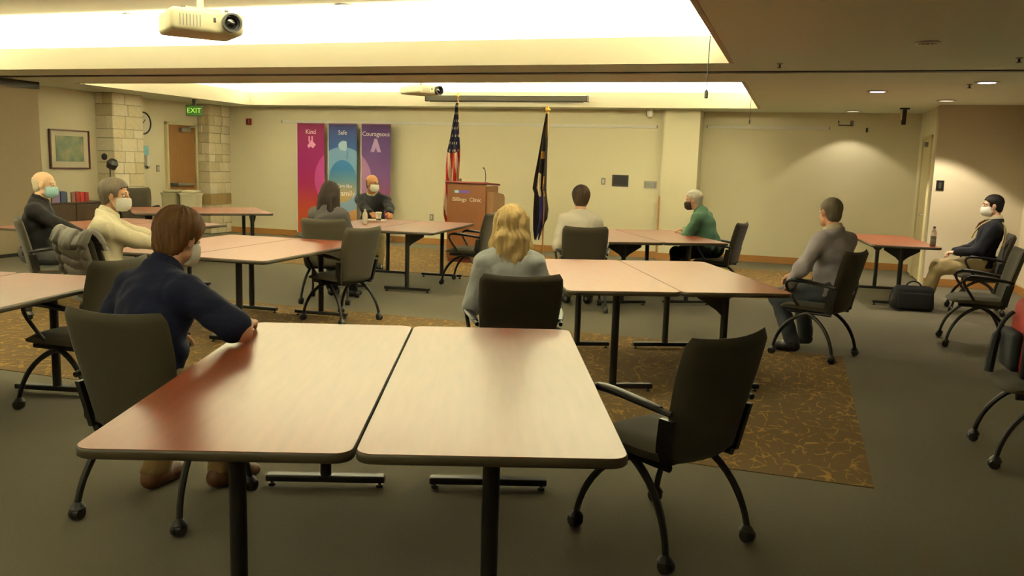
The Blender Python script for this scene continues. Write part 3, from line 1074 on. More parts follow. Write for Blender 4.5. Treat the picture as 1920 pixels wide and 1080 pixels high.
obj('jacket_body', drape(-0.255, 0.235, 0.20, 0.50, 1), MT['puffy'], t, True, 80)
obj('sleeve', drape(-0.30, -0.18, 0.10, 0.46, 2, cols=16, puff=0.03, extra=0.018), MT['puffy'], t, True, 80)
obj('sleeve', drape(0.17, 0.285, 0.10, 0.44, 3, cols=16, puff=0.03, extra=0.018), MT['puffy'], t, True, 80)
obj('collar', drape(-0.10, 0.11, 0.03, 0.09, 4, rows=12, cols=12, puff=0.016, extra=0.03, tq=0.12), MT['puffy'], t, True, 80)

# ------------------------------------------------------------------ lectern
MT['lectern'] = mat('lectern veneer', (110, 66, 32), 0.4, 0.4, noise=(7, 0.25, (12, 12, 0.8)))
MT['lectern2'] = mat('lectern side laminate', (124, 88, 54), 0.45, 0.4, noise=(5, 0.1, (8, 8, 1)))
MT['lecterntop'] = mat('lectern top', (104, 34, 18), 0.35, 0.5)
t = thing('lectern', 'wooden lectern with white lettering on its front', 'lectern', (-4.845, 12.25, 0), math.radians(-3))
obj('front_panel', rng(-0.325, 0.325, 0.0, 0.03, 0.06, 1.235, bev=0.004), MT['lectern'], t)
obj('side_panel', rng(-0.325, -0.295, 0.03, 0.50, 0.06, 1.20, bev=0.003), MT['lectern'], t)
obj('side_panel', rng(0.295, 0.325, 0.03, 0.50, 0.06, 1.20, bev=0.003), MT['lectern'], t)
obj('plinth', rng(-0.31, 0.31, 0.015, 0.49, 0.0, 0.06), MT['lecterntop'], t)
obj('shelf', rng(-0.295, 0.295, 0.03, 0.48, 0.62, 0.64), MT['lectern'], t)
bm = box((0, 0.24, 1.235), (0.70, 0.56, 0.028), 0.006, 2, ('X', -0.06))
obj('top', bm, MT['lecterntop'], t)
bm = prism(bmesh.new(), [(0.04, 0.05), (0.50, 0.05), (0.50, 1.02), (0.45, 1.075), (0.04, 1.12)], 0.326, 0.44, 'x')
w_ = obj('side_shelf', bm, MT['lectern2'], t)
bm = tube(bmesh.new(), [(0.27, 0.10, 1.245), (0.275, 0.10, 1.36), (0.27, 0.08, 1.45), (0.265, 0.05, 1.47)], 0.006, 8)
lathe(bm, [(0.02, 1.245), (0.018, 1.262), (0.006, 1.265)], 12, (0.27, 0.10, 0))
tube(bm, [(0.265, 0.05, 1.47), (0.262, 0.03, 1.482)], 0.010, 8)
obj('gooseneck_microphone', bm, MT['darkgrey'], t, True)
obj('reading_clip', box((-0.13, 0.05, 1.275), (0.03, 0.03, 0.06), 0.005), MT['darkgrey'], t)
obj('logo', box((-0.165, -0.002, 1.105), (0.07, 0.004, 0.042), 0.001), mat('logo cyan', (150, 200, 205), 0.4), t)
bm = prism(bmesh.new(), [(-0.13, 1.085), (0.03, 1.088), (0.07, 1.105), (0.02, 1.125), (-0.13, 1.122)], -0.004, 0.0, 'y')
obj('logo_swoosh', bm, mat('logo violet', (96, 70, 170), 0.4), t)
text_mesh('lettering', 'Billings', 0.088, MT['paper'], t, (-0.115, -0.003, 0.985))
text_mesh('lettering', 'Clinic', 0.088, MT['paper'], t, (0.155, -0.003, 0.985))

# ------------------------------------------------------------------ roll-up banners


def banner_mat(name, stops, circ, inner=None, base=0.33):
    """vertical colour run plus the big printed ring that spans the three banners (object x = banner centre)"""
    D = lambda c: tuple(q * 0.86 for q in c)
    stops = [(p_, D(c_)) for p_, c_ in stops]
    m = mat(name, (128, 128, 128), 0.6, 0.2)
    nt = m.node_tree
    N = nt.nodes.new
    tc = N('ShaderNodeTexCoord')
    sp = N('ShaderNodeSeparateXYZ')
    nt.links.new(tc.outputs['Object'], sp.inputs[0])
    mr = N('ShaderNodeMapRange')
    mr.inputs[1].default_value, mr.inputs[2].default_value = 0.33, 2.21
    nt.links.new(sp.outputs['Z'], mr.inputs[0])
    r = N('ShaderNodeValToRGB')
    e = r.color_ramp.elements
    e[0].position, e[0].color = stops[0][0], lin(stops[0][1]) + (1,)
    e[1].position, e[1].color = stops[-1][0], lin(stops[-1][1]) + (1,)
    for p, c in stops[1:-1]:
        k = e.new(p)
        k.color = lin(c) + (1,)
    nt.links.new(mr.outputs[0], r.inputs['Fac'])
    out = r.outputs['Color']
    for (cx, cz, rad, col, amt) in [circ] + ([inner] if inner else []):
        vm = N('ShaderNodeCombineXYZ')
        nt.links.new(sp.outputs['X'], vm.inputs['X'])
        nt.links.new(sp.outputs['Z'], vm.inputs['Z'])
        d = N('ShaderNodeVectorMath'); d.operation = 'DISTANCE'
        d.inputs[1].default_value = (cx, 0, cz)
        nt.links.new(vm.outputs[0], d.inputs[0])
        ls = N('ShaderNodeMath'); ls.operation = 'LESS_THAN'; ls.inputs[1].default_value = rad
        nt.links.new(d.outputs['Value'], ls.inputs[0])
        mu = N('ShaderNodeMath'); mu.operation = 'MULTIPLY'; mu.inputs[1].default_value = amt
        nt.links.new(ls.outputs[0], mu.inputs[0])
        mx = N('ShaderNodeMix'); mx.data_type = 'RGBA'
        nt.links.new(mu.outputs[0], mx.inputs[0])
        nt.links.new(out, mx.inputs[6])
        mx.inputs[7].default_value = lin(col) + (1,)
        out = mx.outputs[2]
    nt.links.new(out, nt.nodes['Principled BSDF'].inputs['Base Color'])
    return m


MT['print_white'] = mat('white print', (235, 225, 225), 0.6)
MT['print_pink'] = mat('pale pink print', (215, 150, 190), 0.6)
MT['print_blue'] = mat('pale blue print', (160, 190, 215), 0.6)
MT['print_lilac'] = mat('pale lilac print', (170, 140, 185), 0.6)
BY = 14.52
RC = (-8.30, 1.16, 0.62)      # ring centre and radius in the world


def banner(label, cx, wd, stops, ringcol, amt, inner, word, wsize, wz):
    t = thing('rollup_banner', label, 'banner', (cx, BY, 0), 0, None)
    m = banner_mat('banner print', stops, (RC[0] - cx, RC[1], RC[2], ringcol, amt), inner)
    obj('banner_sheet', rng(-wd / 2, wd / 2, 0.0, 0.004, 0.10, 2.21), m, t)
    obj('base_housing', box((0, 0.02, 0.05), (wd + 0.03, 0.12, 0.09), 0.02, 3), MT['steel'], t, True)
    obj('top_clip', box((0, 0.002, 2.215), (wd, 0.02, 0.022), 0.004), mat('banner clip', (90, 26, 60), 0.4), t)
    obj('support_pole', tube(bmesh.new(), [(0, 0.03, 0.09), (0, 0.025, 2.20)], 0.009), MT['steel'], t)
    obj('edge_strip', rng(-wd / 2 - 0.018, -wd / 2 - 0.001, 0.001, 0.003, 0.10, 2.20), MT['print_white'], t)
    text_mesh('lettering', word, wsize, MT['print_white'], t, (0, -0.0012, wz))
    return t


b1 = banner('magenta to orange roll-up banner reading Kind', -9.00, 0.60,
            [(0.0, (182, 78, 34)), (0.16, (172, 62, 44)), (0.38, (150, 30, 84)), (0.6, (142, 26, 100)), (0.9, (134, 28, 86)), (1.0, (120, 24, 72))], (180, 76, 146), 0.6, None, 'Kind', 0.125, 2.055)
b2 = banner('blue to tan roll-up banner reading Safe', -8.305, 0.61,
            [(0.0, (190, 130, 70)), (0.2, (184, 150, 104)), (0.36, (126, 146, 132)), (0.5, (62, 116, 166)), (0.75, (52, 88, 150)), (0.93, (58, 72, 134)), (1.0, (48, 44, 90))], (116, 152, 184), 0.85,
            (-8.30 + 8.305, 1.02, 0.40, (66, 150, 204), 0.0), 'Safe', 0.12, 2.05)
b3 = banner('purple roll-up banner reading Courageous', -7.595, 0.61,
            [(0.0, (152, 74, 84)), (0.25, (138, 74, 106)), (0.5, (114, 76, 130)), (0.8, (94, 64, 124)), (0.94, (78, 50, 108)), (1.0, (70, 34, 88))], (168, 124, 160), 0.6, None, 'Courageous', 0.118, 2.035)
# printed inner disc and icons (flat print)


def disc(parent, cx, cz, r, m, name, y=-0.0016, n=28, clipx=None, squash=1.0, y1=0.0):
    pts = []
    for k in range(n):
        x = cx + r * math.cos(2 * PI * k / n)
        if clipx:
            x = max(-clipx, min(clipx, x))
        pts.append((x, cz + squash * r * math.sin(2 * PI * k / n)))
    return obj(name, prism(bmesh.new(), pts, y, y1, 'y'), m, parent)


def sky_disc_mat():
    return banner_mat('printed disc', [(0.0, (200, 160, 104)), (0.30, (190, 168, 120)), (0.42, (104, 140, 156)), (0.55, (56, 118, 172)), (0.7, (62, 122, 176)), (1.0, (62, 122, 176))], (0, 9, 0.01, (0, 0, 0), 0))


disc(b2, 0.0, 1.13, 0.30, sky_disc_mat(), 'printed_disc', squash=1.35, n=40)
bm = bmesh.new()
for xx, zz, h in ((-0.035, 1.92, 0.11), (0.03, 1.92, 0.11)):
    bx(bm, (xx, -0.001, zz), (0.03, 0.002, h))
bx(bm, (0.03, -0.001, 1.82), (0.13, 0.002, 0.10), rot=('Y', 0.7))
bx(bm, (-0.035, -0.001, 1.79), (0.07, 0.002, 0.06), rot=('Y', -0.5))
obj('printed_icon', bm, MT['print_pink'], b1)
bm = prism(bmesh.new(), [(-0.09, 1.79), (-0.05, 1.73), (0.02, 1.71), (0.085, 1.71), (0.09, 1.80), (0.085, 1.89), (0.0, 1.90), (-0.06, 1.87), (-0.09, 1.83)], -0.002, 0, 'y')
obj('printed_icon', bm, MT['print_blue'], b2)
bm = prism(bmesh.new(), [(-0.115, 1.70), (-0.04, 1.70), (0.0, 1.79), (0.03, 1.70), (0.11, 1.70), (0.04, 1.90), (0.02, 1.95), (-0.03, 1.95)], -0.002, 0, 'y')
obj('printed_icon', bm, MT['print_lilac'], b3)
text_mesh('lettering', 'Care like', 0.09, MT['print_white'], b2, (0.04, -0.0022, 1.04))
text_mesh('lettering', 'family', 0.15, MT['print_white'], b2, (0.10, -0.0022, 0.90))
obj('printed_mark', prism(bmesh.new(), [(0.08, 1.56), (0.11, 1.55), (0.12, 1.66), (0.10, 1.74), (0.075, 1.75), (0.09, 1.66)], -0.0015, 0, 'y'), mat('blue print', (62, 104, 150), 0.6), b2)


# ------------------------------------------------------------------ flags
def flag(label, x, y, ztop, zcl_top, zbot, prof, mats, pick, finial, seed, pole_m):
    """prof: list of (t, x_left, x_right) of the hanging cloth; pick(u, t) -> material index"""
    t = thing('flag_on_pole', label, 'flag', (x, y, 0))
    obj('flag_pole', tube(bmesh.new(), [(0, 0, 0.03), (0, 0, ztop - 0.12)], 0.014, 10), pole_m, t, True)
    obj('pole_base', lathe(bmesh.new(), [(0.15, 0), (0.15, 0.02), (0.10, 0.05), (0.03, 0.07), (0.022, 0.12)], 24), MT['brass'], t, True)
    if finial == 'spear':
        bm = lathe(bmesh.new(), [(0.012, -0.13), (0.02, -0.115), (0.010, -0.10), (0.012, -0.09), (0.022, -0.06), (0.003, 0.0)], 10, (0, 0, ztop))
    else:
        bm = lathe(bmesh.new(), [(0.018, -0.13), (0.03, -0.12), (0.02, -0.105), (0.026, -0.08), (0.03, -0.05), (0.018, -0.02), (0.003, 0.0)], 12, (0, 0, ztop))
        bx(bm, (0.02, 0, -0.06 + ztop), (0.07, 0.02, 0.03), 0.005, rot=('Y', 0.5))
    obj('pole_finial', bm, MT['brass'], t, True)
    bm = bmesh.new()
    rows, cols = 150, 72
    G = []
    rnd = random.Random(seed)
    ph = rnd.uniform(0, 6)
    for j in range(rows + 1):
        tt = j / rows
        z = zcl_top + (zbot - zcl_top) * tt
        # interpolate outline
        for a, b in zip(prof, prof[1:]):
            if a[0] <= tt <= b[0]:
                q = (tt - a[0]) / (b[0] - a[0])
                xl, xr = a[1] + (b[1] - a[1]) * q, a[2] + (b[2] - a[2]) * q
        r = []
        dep = 0.012 + 0.05 * min(1, tt * 2)
        for i in range(cols + 1):
            u = i / cols
            fold = math.sin(u * 4.2 * PI - 2.2 * tt + ph) + 0.2 * math.sin(u * 9 * PI + 3 * tt)
            hem = 0.05 * math.sin(u * 5.2 * PI + ph) * tt ** 3
            r.append(bm.verts.new((xl + (xr - xl) * (u + 0.02 * math.sin(9 * u + 5 * tt)) , -0.035 - dep * fold, z + hem)))
        G.append(r)
    for j in range(rows):
        for i in range(cols):
            f = bm.faces.new((G[j][i], G[j][i + 1], G[j + 1][i + 1], G[j + 1][i]))
            f.material_index = pick((i + 0.5) / cols, (j + 0.5) / rows, i, j)
    o = obj('flag_cloth', bm, mats, t, True, 80)
    sol = o.modifiers.new('thickness', 'SOLIDIFY')
    sol.thickness = 0.004
    # cord
    obj('cord', tube(bmesh.new(), [(0.016, -0.02, zcl_top + 0.02), (0.03, -0.03, zcl_top - 0.25), (0.02, -0.03, zcl_top - 0.4)], 0.004, 6), MT['brass'], t)
    return t


FNAVY = mat('flag navy', (40, 38, 58), 0.8, 0.2)
FRED = mat('flag red', (150, 34, 26), 0.8, 0.2)
FWHITE = mat('flag white', (224, 210, 184), 0.8, 0.2)
FDARK = mat('flag dark', (34, 26, 22), 0.8, 0.2)
FGOLD = mat('flag gold', (196, 140, 50), 0.7, 0.2)
FBLUE = mat('flag blue', (40, 36, 84), 0.8, 0.2)


def us_pick(u, t, i, j):
    if t < 0.40 - 0.10 * max(0, u - 0.6):
        return 2 if (j % 9 in (2, 3, 4) and (i + (j // 9) * 5) % 10 < 3 and u > 0.08) else 0
    k = math.floor(u * 8.0 - (t - 0.4) * 7.0 + 20.5)
    if u > 0.86:
        return 1
    return 1 if k % 2 == 0 else 2


flag('United States flag hanging furled on a pole behind the lectern', -5.30, 12.95, 2.68, 2.50, 0.52,
     [(0.0, -0.02, 0.02), (0.12, -0.05, 0.035), (0.28, -0.10, 0.06), (0.38, -0.145, 0.085), (0.5, -0.165, 0.08), (0.65, -0.19, 0.06), (0.8, -0.215, 0.03), (0.9, -0.20, -0.02), (1.0, -0.13, -0.05)],
     [FNAVY, FRED, FWHITE], us_pick, 'spear', 3, MT['wood'])


def state_pick(u, t, i, j):
    if 0.30 < t < 0.36 and 0.4 < u < 0.6:
        return 2
    if 0.44 < t < 0.66:
        if 0.15 < u < 0.52 and t > 0.47 + 0.10 * abs(u - 0.4):
            return 1
        if 0.6 < u < 0.92 and t > 0.5 and (i // 2 + j // 3) % 7 < 4:
            return 2
    if t > 0.66:
        return 3 if 0.35 < u < 0.7 else 0
    return 0


flag('dark navy flag with gold emblem hanging furled on a pole', -3.78, 12.9, 2.47, 2.34, 0.42,
     [(0.0, -0.012, 0.02), (0.15, -0.06, 0.03), (0.35, -0.11, 0.03), (0.5, -0.15, 0.035), (0.60, -0.17, 0.04), (0.64, -0.135, 0.045), (0.78, -0.14, 0.09), (0.86, -0.135, 0.08), (0.93, -0.13, 0.01), (1.0, -0.11, -0.05)],
     [FDARK, FWHITE, FGOLD, FBLUE], state_pick, 'eagle', 5, MT['wood'])

# ------------------------------------------------------------------ small things
MT['clear'] = mat('clear bottle plastic', (225, 225, 215), 0.08, 0.5, trans=0.85)
MT['liquid'] = mat('olive drink', (84, 80, 40), 0.2, 0.5)


def bottle(label, x, y, h, body, cap, liquid=None):
    t = thing('drink_bottle', label, 'bottle', (x, y, TZ))
    r = 0.033
    obj('bottle_body', lathe(bmesh.new(), [(r * 0.8, 0.001), (r, 0.012), (r, h * 0.35), (r * 0.93, h * 0.38), (r, h * 0.41), (r, h * 0.62), (r * 0.8, h * 0.74), (r * 0.42, h * 0.86), (r * 0.4, h * 0.92)], 20), body, t, True)
    obj('cap', lathe(bmesh.new(), [(r * 0.46, h * 0.90), (r * 0.46, h * 0.985), (r * 0.4, h)], 14), cap, t, True)
    if liquid:
        obj('drink', lathe(bmesh.new(), [(r * 0.78, 0.004), (r * 0.94, 0.014), (r * 0.94, h * 0.52)], 18), liquid, t, True)
    else:
        obj('bottle_label', lathe(bmesh.new(), [(r * 1.02, h * 0.42), (r * 1.02, h * 0.61)], 20), MT['paper'], t, True)
    return t


bottle('pale water bottle standing on the table by the black sweatered man', -5.18, 9.62, 0.19, mat('frosted bottle', (225, 222, 205), 0.3), MT['white'])
bottle('half full drink bottle with black cap on the far right table', 1.545, 10.93, 0.235, MT['clear'], MT['blackplastic'], MT['liquid'])
t = thing('paper_cup', 'white paper cup on the table by the black sweatered man', 'cup', (-5.30, 10.22, TZ))
obj('cup_body', lathe(bmesh.new(), [(0.03, 0.001), (0.040, 0.10), (0.042, 0.105)], 20), MT['paper'], t, True)
obj('cup_sleeve', lathe(bmesh.new(), [(0.0322, 0.012), (0.0345, 0.035)], 20), MT['darkgrey'], t, True)
obj('cup_lid', lathe(bmesh.new(), [(0.043, 0.104), (0.043, 0.113), (0.036, 0.122), (0.034, 0.12)], 20), MT['white'], t, True)
t = thing('paper_sheets', 'white sheets of paper lying before the black sweatered man', 'paper', (-5.42, 10.33, TZ), 0.3)
obj('sheet', box((0, 0, 0.002), (0.28, 0.216, 0.003)), MT['paper'], t)
obj('sheet', box((0.02, 0.01, 0.005), (0.28, 0.216, 0.002), rot=('Z', 0.12)), MT['paper'], t)

# laptop bag on the floor
MT['bag'] = mat('black nylon', (28, 30, 34), 0.7, 0.3, bump=(200, 0.2, 0.003))
t = thing('laptop_bag', 'black soft laptop bag standing on the floor by the far right table', 'bag', (1.36, 10.72, 0), math.radians(5))
bm = box((0, 0, 0.145), (0.46, 0.17, 0.285), 0.05, 4)
for v in bm.verts:
    v.co.y *= 1.0 - 0.35 * max(0, v.co.z - 0.12) / 0.17
    v.co.x *= 1.0 - 0.10 * max(0, v.co.z - 0.15) / 0.14
obj('bag_body', bm, MT['bag'], t, True)
bm = box((0.0, -0.088, 0.12), (0.36, 0.03, 0.19), 0.014, 3)
obj('front_pocket', bm, MT['bag'], t, True)
obj('handle', tube(bmesh.new(), bez((-0.08, 0, 0.275), (-0.07, 0, 0.36), (0.07, 0, 0.36), (0.08, 0, 0.275), 10), 0.009), MT['bag'], t, True)
obj('shoulder_strap', tube(bmesh.new(), bez((-0.21, 0.0, 0.25), (-0.30, -0.06, 0.10), (-0.28, -0.14, 0.0), (-0.12, -0.15, 0.012), 14), 0.008), MT['bag'], t, True)
obj('zip', box((0, -0.01, 0.284), (0.34, 0.012, 0.008), 0.002), MT['steel'], t)

# red backpack on the near right chair
MT['packred'] = mat('red nylon', (140, 26, 18), 0.6, 0.3, bump=(120, 0.2, 0.004))
c = CH['rightnear']
t = thing('backpack', 'red and black backpack sitting on the near right chair', 'backpack', (1.285, 5.24, 0.475), math.radians(92))
bm = box((0, 0.0, 0.215), (0.34, 0.19, 0.42), 0.06, 4)
for v in bm.verts:
    k = max(0, v.co.z - 0.2) / 0.22
    v.co.y = v.co.y * (1 - 0.15 * k) - 0.01 * k
    v.co.x *= 1 - 0.12 * k
obj('pack_body', bm, MT['packred'], t, True)
bm = box((0, 0.10, 0.14), (0.26, 0.07, 0.22), 0.03, 3)
obj('front_pocket', bm, MT['bag'], t, True)
for s in (-1, 1):
    bm = box((s * 0.165, 0.01, 0.12), (0.04, 0.16, 0.23), 0.018, 3)
    obj('side_pocket', bm, MT['bag'], t, True)
    obj('shoulder_strap', tube(bmesh.new(), bez((s * 0.10, -0.09, 0.40), (s * 0.11, -0.17, 0.34), (s * 0.12, -0.17, 0.12), (s * 0.13, -0.085, 0.03), 12), 0.016), MT['bag'], t, True)
bm = bmesh.new()
for k in range(1):
    tube(bm, bez((0.06, 0.09, 0.34), (0.07, 0.17, 0.28), (0.07, 0.17, 0.14), (0.06, 0.185, -0.01), 12), [0.012] * 6 + [0.024] * 7, 8)
obj('hanging_strap', bm, MT['bag'], t, True)
obj('top_handle', tube(bmesh.new(), bez((-0.05, -0.06, 0.415), (-0.04, -0.06, 0.47), (0.04, -0.06, 0.47), (0.05, -0.06, 0.415), 8), 0.009), MT['bag'], t, True)

# low cabinet with boxes on it, by the left wall
t = thing('low_cabinet', 'dark brown low cabinet against the left wall under the picture', 'cabinet', (-11.07, 10.62, 0), PI / 2)
MT['darkwood'] = mat('dark walnut', (62, 46, 30), 0.5, 0.4, noise=(6, 0.25, (1, 8, 8)))
obj('cabinet_body', rng(-0.62, 0.62, -0.19, 0.19, 0.06, 0.72, bev=0.004), MT['darkwood'], t)
obj('cabinet_top', rng(-0.64, 0.64, -0.21, 0.20, 0.72, 0.745, bev=0.004), MT['darkwood'], t)
obj('plinth', rng(-0.60, 0.60, -0.16, 0.18, 0, 0.06), MT['blackplastic'], t)
for s in (-1, 1):
    d = obj('door', box((s * 0.308, -0.198, 0.40), (0.60, 0.018, 0.62), 0.003), MT['darkwood'], t)
    obj('knob', lathe(bmesh.new(), [(0.006, 0), (0.014, 0.012), (0.012, 0.022)], 12, (s * 0.05, -0.206, 0.44), Matrix.Rotation(PI / 2, 3, 'X')), MT['steel'], d, True)
for lab, y, w_, h_, d_, colr in (
    ('tan carton on the dark cabinet, leftmost of the row', 10.13, 0.13, 0.17, 0.20, (186, 166, 120)),
    ('lilac carton on the dark cabinet', 10.30, 0.15, 0.21, 0.18, (136, 116, 150)),
    ('dark blue carton on the dark cabinet', 10.455, 0.10, 0.17, 0.16, (52, 66, 92)),
    ('white narrow carton on the dark cabinet, right of the dark blue one', 10.56, 0.06, 0.16, 0.16, (196, 190, 180)),
    ('brown carton on the dark cabinet, left of the red ones', 10.65, 0.08, 0.15, 0.16, (120, 84, 64)),
    ('red carton on the dark cabinet, left one of the three', 10.74, 0.08, 0.15, 0.16, (140, 30, 24)),
    ('red carton on the dark cabinet, middle one of the three', 10.83, 0.08, 0.155, 0.16, (150, 34, 26)),
    ('red carton on the dark cabinet, right one of the three', 10.92, 0.08, 0.15, 0.16, (136, 28, 24)),
):
    t = thing('carton', lab, 'box', (-11.02, y, 0.745), PI / 2, 'cartons on the dark cabinet')
    obj('carton_body', box((0, 0, h_ / 2), (w_, d_, h_), 0.003), mat('carton print', colr, 0.55), t)
    obj('carton_flap', box((0, -0.002, h_ + 0.002), (w_ * 0.96, d_ * 0.5, 0.004), 0.001), mat('carton flap', tuple(min(255, q + 14) for q in colr), 0.6), t)

# waste bins by the door
for lab, x, y, m, rim in (('olive grey waste bin beside the oak door, left one', -10.62, 12.55, mat('bin olive', (150, 142, 112), 0.5), MT['darkgrey']),
                          ('pale waste bin beside the oak door, right one', -10.28, 12.62, mat('bin pale', (190, 184, 156), 0.5), MT['cream'])):
    t = thing('waste_bin', lab, 'bin', (x, y, 0), math.radians(15))
    bm = bmesh.new()
    rings = []
    for z, sx, sy in ((0.0, 0.115, 0.14), (0.05, 0.12, 0.145), (0.80, 0.14, 0.175), (0.84, 0.145, 0.18)):
        rings.append([bm.verts.new((px, py, z)) for px, py in rrect(2 * sx, 2 * sy, 0.04, 4)])
    for a, b in zip(rings, rings[1:]):
        for k in range(len(a)):
            q = (k + 1) % len(a)
            bm.faces.new((a[k], a[q], b[q], b[k]))
    bm.faces.new(rings[0][::-1]); bm.faces.new(rings[-1])
    obj('bin_body', bm, m, t, True)
    bm = prism(bmesh.new(), rrect(0.31, 0.38, 0.045, 5), 0.84, 0.87)
    bx(bm, (0, 0, 0.895), (0.24, 0.30, 0.05), 0.02, 3)
    obj('bin_lid', bm, m, t, True)
    obj('lid_slot', box((0, 0, 0.9205), (0.16, 0.06, 0.004)), rim, t)
# ------------------------------------------------------------------ people
def V(*a):
    return np.array(a, dtype=np.float64)


def rotm(axis, a):
    c, s = math.cos(a), math.sin(a)
    return {'x': np.array([[1, 0, 0], [0, c, -s], [0, s, c]]), 'y': np.array([[c, 0, s], [0, 1, 0], [-s, 0, c]]), 'z': np.array([[c, -s, 0], [s, c, 0], [0, 0, 1]])}[axis]


def p_bbox(p, infl):
    if p[0] == 'cone':
        a, b, ra, rb = p[1:5]
        r = max(ra, rb) + infl
        return np.minimum(a, b) - r, np.maximum(a, b) + r
    c, r = p[1], p[2]
    m = max(r) + infl
    return c - m, c + m


def p_eval(p, X, Y, Z, infl):
    if p[0] == 'cone':
        a, b, ra, rb = p[1:5]
        d = b - a
        L2 = max(d @ d, 1e-9)
        px, py, pz = X - a[0], Y - a[1], Z - a[2]
        t = np.clip((px * d[0] + py * d[1] + pz * d[2]) / L2, 0, 1)
        q = np.sqrt((px - t * d[0]) ** 2 + (py - t * d[1]) ** 2 + (pz - t * d[2]) ** 2)
        return q - (ra + (rb - ra) * t) - infl
    c, r = p[1], p[2]
    R = p[3] if len(p) > 3 and p[3] is not None else None
    px, py, pz = X - c[0], Y - c[1], Z - c[2]
    if R is not None:
        px, py, pz = (R[0, 0] * px + R[1, 0] * py + R[2, 0] * pz, R[0, 1] * px + R[1, 1] * py + R[2, 1] * pz, R[0, 2] * px + R[1, 2] * py + R[2, 2] * pz)
    r = np.asarray(r) + infl
    k0 = np.sqrt((px / r[0]) ** 2 + (py / r[1]) ** 2 + (pz / r[2]) ** 2)
    k1 = np.sqrt((px / r[0] ** 2) ** 2 + (py / r[1] ** 2) ** 2 + (pz / r[2] ** 2) ** 2)
    return k0 * (k0 - 1) / np.maximum(k1, 1e-6)


def field(prims, h, k=0.03, infl=0.0, cuts=(), subs=(), warp=None):
    """smooth union of primitives on a grid; returns verts, quads"""
    bbs = [p_bbox(p, infl) for p in prims]
    lo = np.min([b[0] for b in bbs], 0) - 3 * h
    hi = np.max([b[1] for b in bbs], 0) + 3 * h
    n = np.ceil((hi - lo) / h).astype(int) + 1
    F = np.full(n, 0.5, np.float32)
    ax = [(lo[i] + h * np.arange(n[i])).astype(np.float32) for i in range(3)]
    for p, (a, b) in zip(prims, bbs):
        m = k + 2 * h
        i0 = np.maximum(0, np.floor((a - m - lo) / h).astype(int))
        i1 = np.minimum(n, np.ceil((b + m - lo) / h).astype(int) + 1)
        s = tuple(slice(i0[q], i1[q]) for q in range(3))
        d = p_eval(p, ax[0][s[0]][:, None, None], ax[1][s[1]][None, :, None], ax[2][s[2]][None, None, :], infl)
        f = F[s]
        hh = np.maximum(k - np.abs(f - d), 0) / k
        F[s] = np.minimum(f, d) - hh * hh * k * 0.25
    X, Y, Z = ax[0][:, None, None], ax[1][None, :, None], ax[2][None, None, :]
    for sp in subs:
        F = np.maximum(F, -p_eval(sp, X, Y, Z, 0.0))
    if warp is not None:
        F = F + warp(X, Y, Z)
    for c in cuts:
        F = np.maximum(F, c(X, Y, Z))
    return nets(F, lo, h)


_OFF = [(i, j, k) for i in (0, 1) for j in (0, 1) for k in (0, 1)]
_EDG = [(a, b) for a in range(8) for b in range(a + 1, 8) if sum(abs(_OFF[a][q] - _OFF[b][q]) for q in range(3)) == 1]


def nets(F, lo, h):
    S = F < 0
    nx, ny, nz = F.shape
    cnt = np.zeros((nx - 1, ny - 1, nz - 1), np.int8)
    for i, j, k in _OFF:
        cnt += S[i:nx - 1 + i, j:ny - 1 + j, k:nz - 1 + k]
    act = (cnt > 0) & (cnt < 8)
    ii = np.argwhere(act)
    idx = np.full(act.shape, -1, np.int64)
    idx[act] = np.arange(len(ii))
    acc = np.zeros((len(ii), 3))
    num = np.zeros(len(ii))
    vals = [F[ii[:, 0] + o[0], ii[:, 1] + o[1], ii[:, 2] + o[2]] for o in _OFF]
    for a, b in _EDG:
        fa, fb = vals[a], vals[b]
        c = (fa < 0) != (fb < 0)
        t = np.where(c, fa / np.where(c, fa - fb, 1), 0)
        pa, pb = np.array(_OFF[a], float), np.array(_OFF[b], float)
        acc += np.where(c[:, None], pa + (pb - pa) * t[:, None], 0)
        num += c
    v = lo + h * (ii + acc / np.maximum(num, 1)[:, None])
    quads = []
    for axn in range(3):
        o = [0, 0, 0]
        o[axn] = 1
        a = S[:nx - o[0], :ny - o[1], :nz - o[2]]
        b = S[o[0]:, o[1]:, o[2]:]
        e = np.argwhere(a != b)
        u, w_ = [q for q in range(3) if q != axn]
        ok = (e[:, u] > 0) & (e[:, w_] > 0) & (e[:, u] < F.shape[u] - 1) & (e[:, w_] < F.shape[w_] - 1)
        e = e[ok]
        if not len(e):
            continue
        ins = a[e[:, 0], e[:, 1], e[:, 2]]
        cells = []
        for du, dw in ((1, 1), (0, 1), (0, 0), (1, 0)):
            c = e.copy()
            c[:, u] -= du
            c[:, w_] -= dw
            cells.append(idx[c[:, 0], c[:, 1], c[:, 2]])
        q = np.stack(cells, 1)
        flip = ins if axn != 1 else ~ins
        q = np.where(flip[:, None], q, q[:, ::-1])
        quads.append(q)
    return v, np.concatenate(quads)


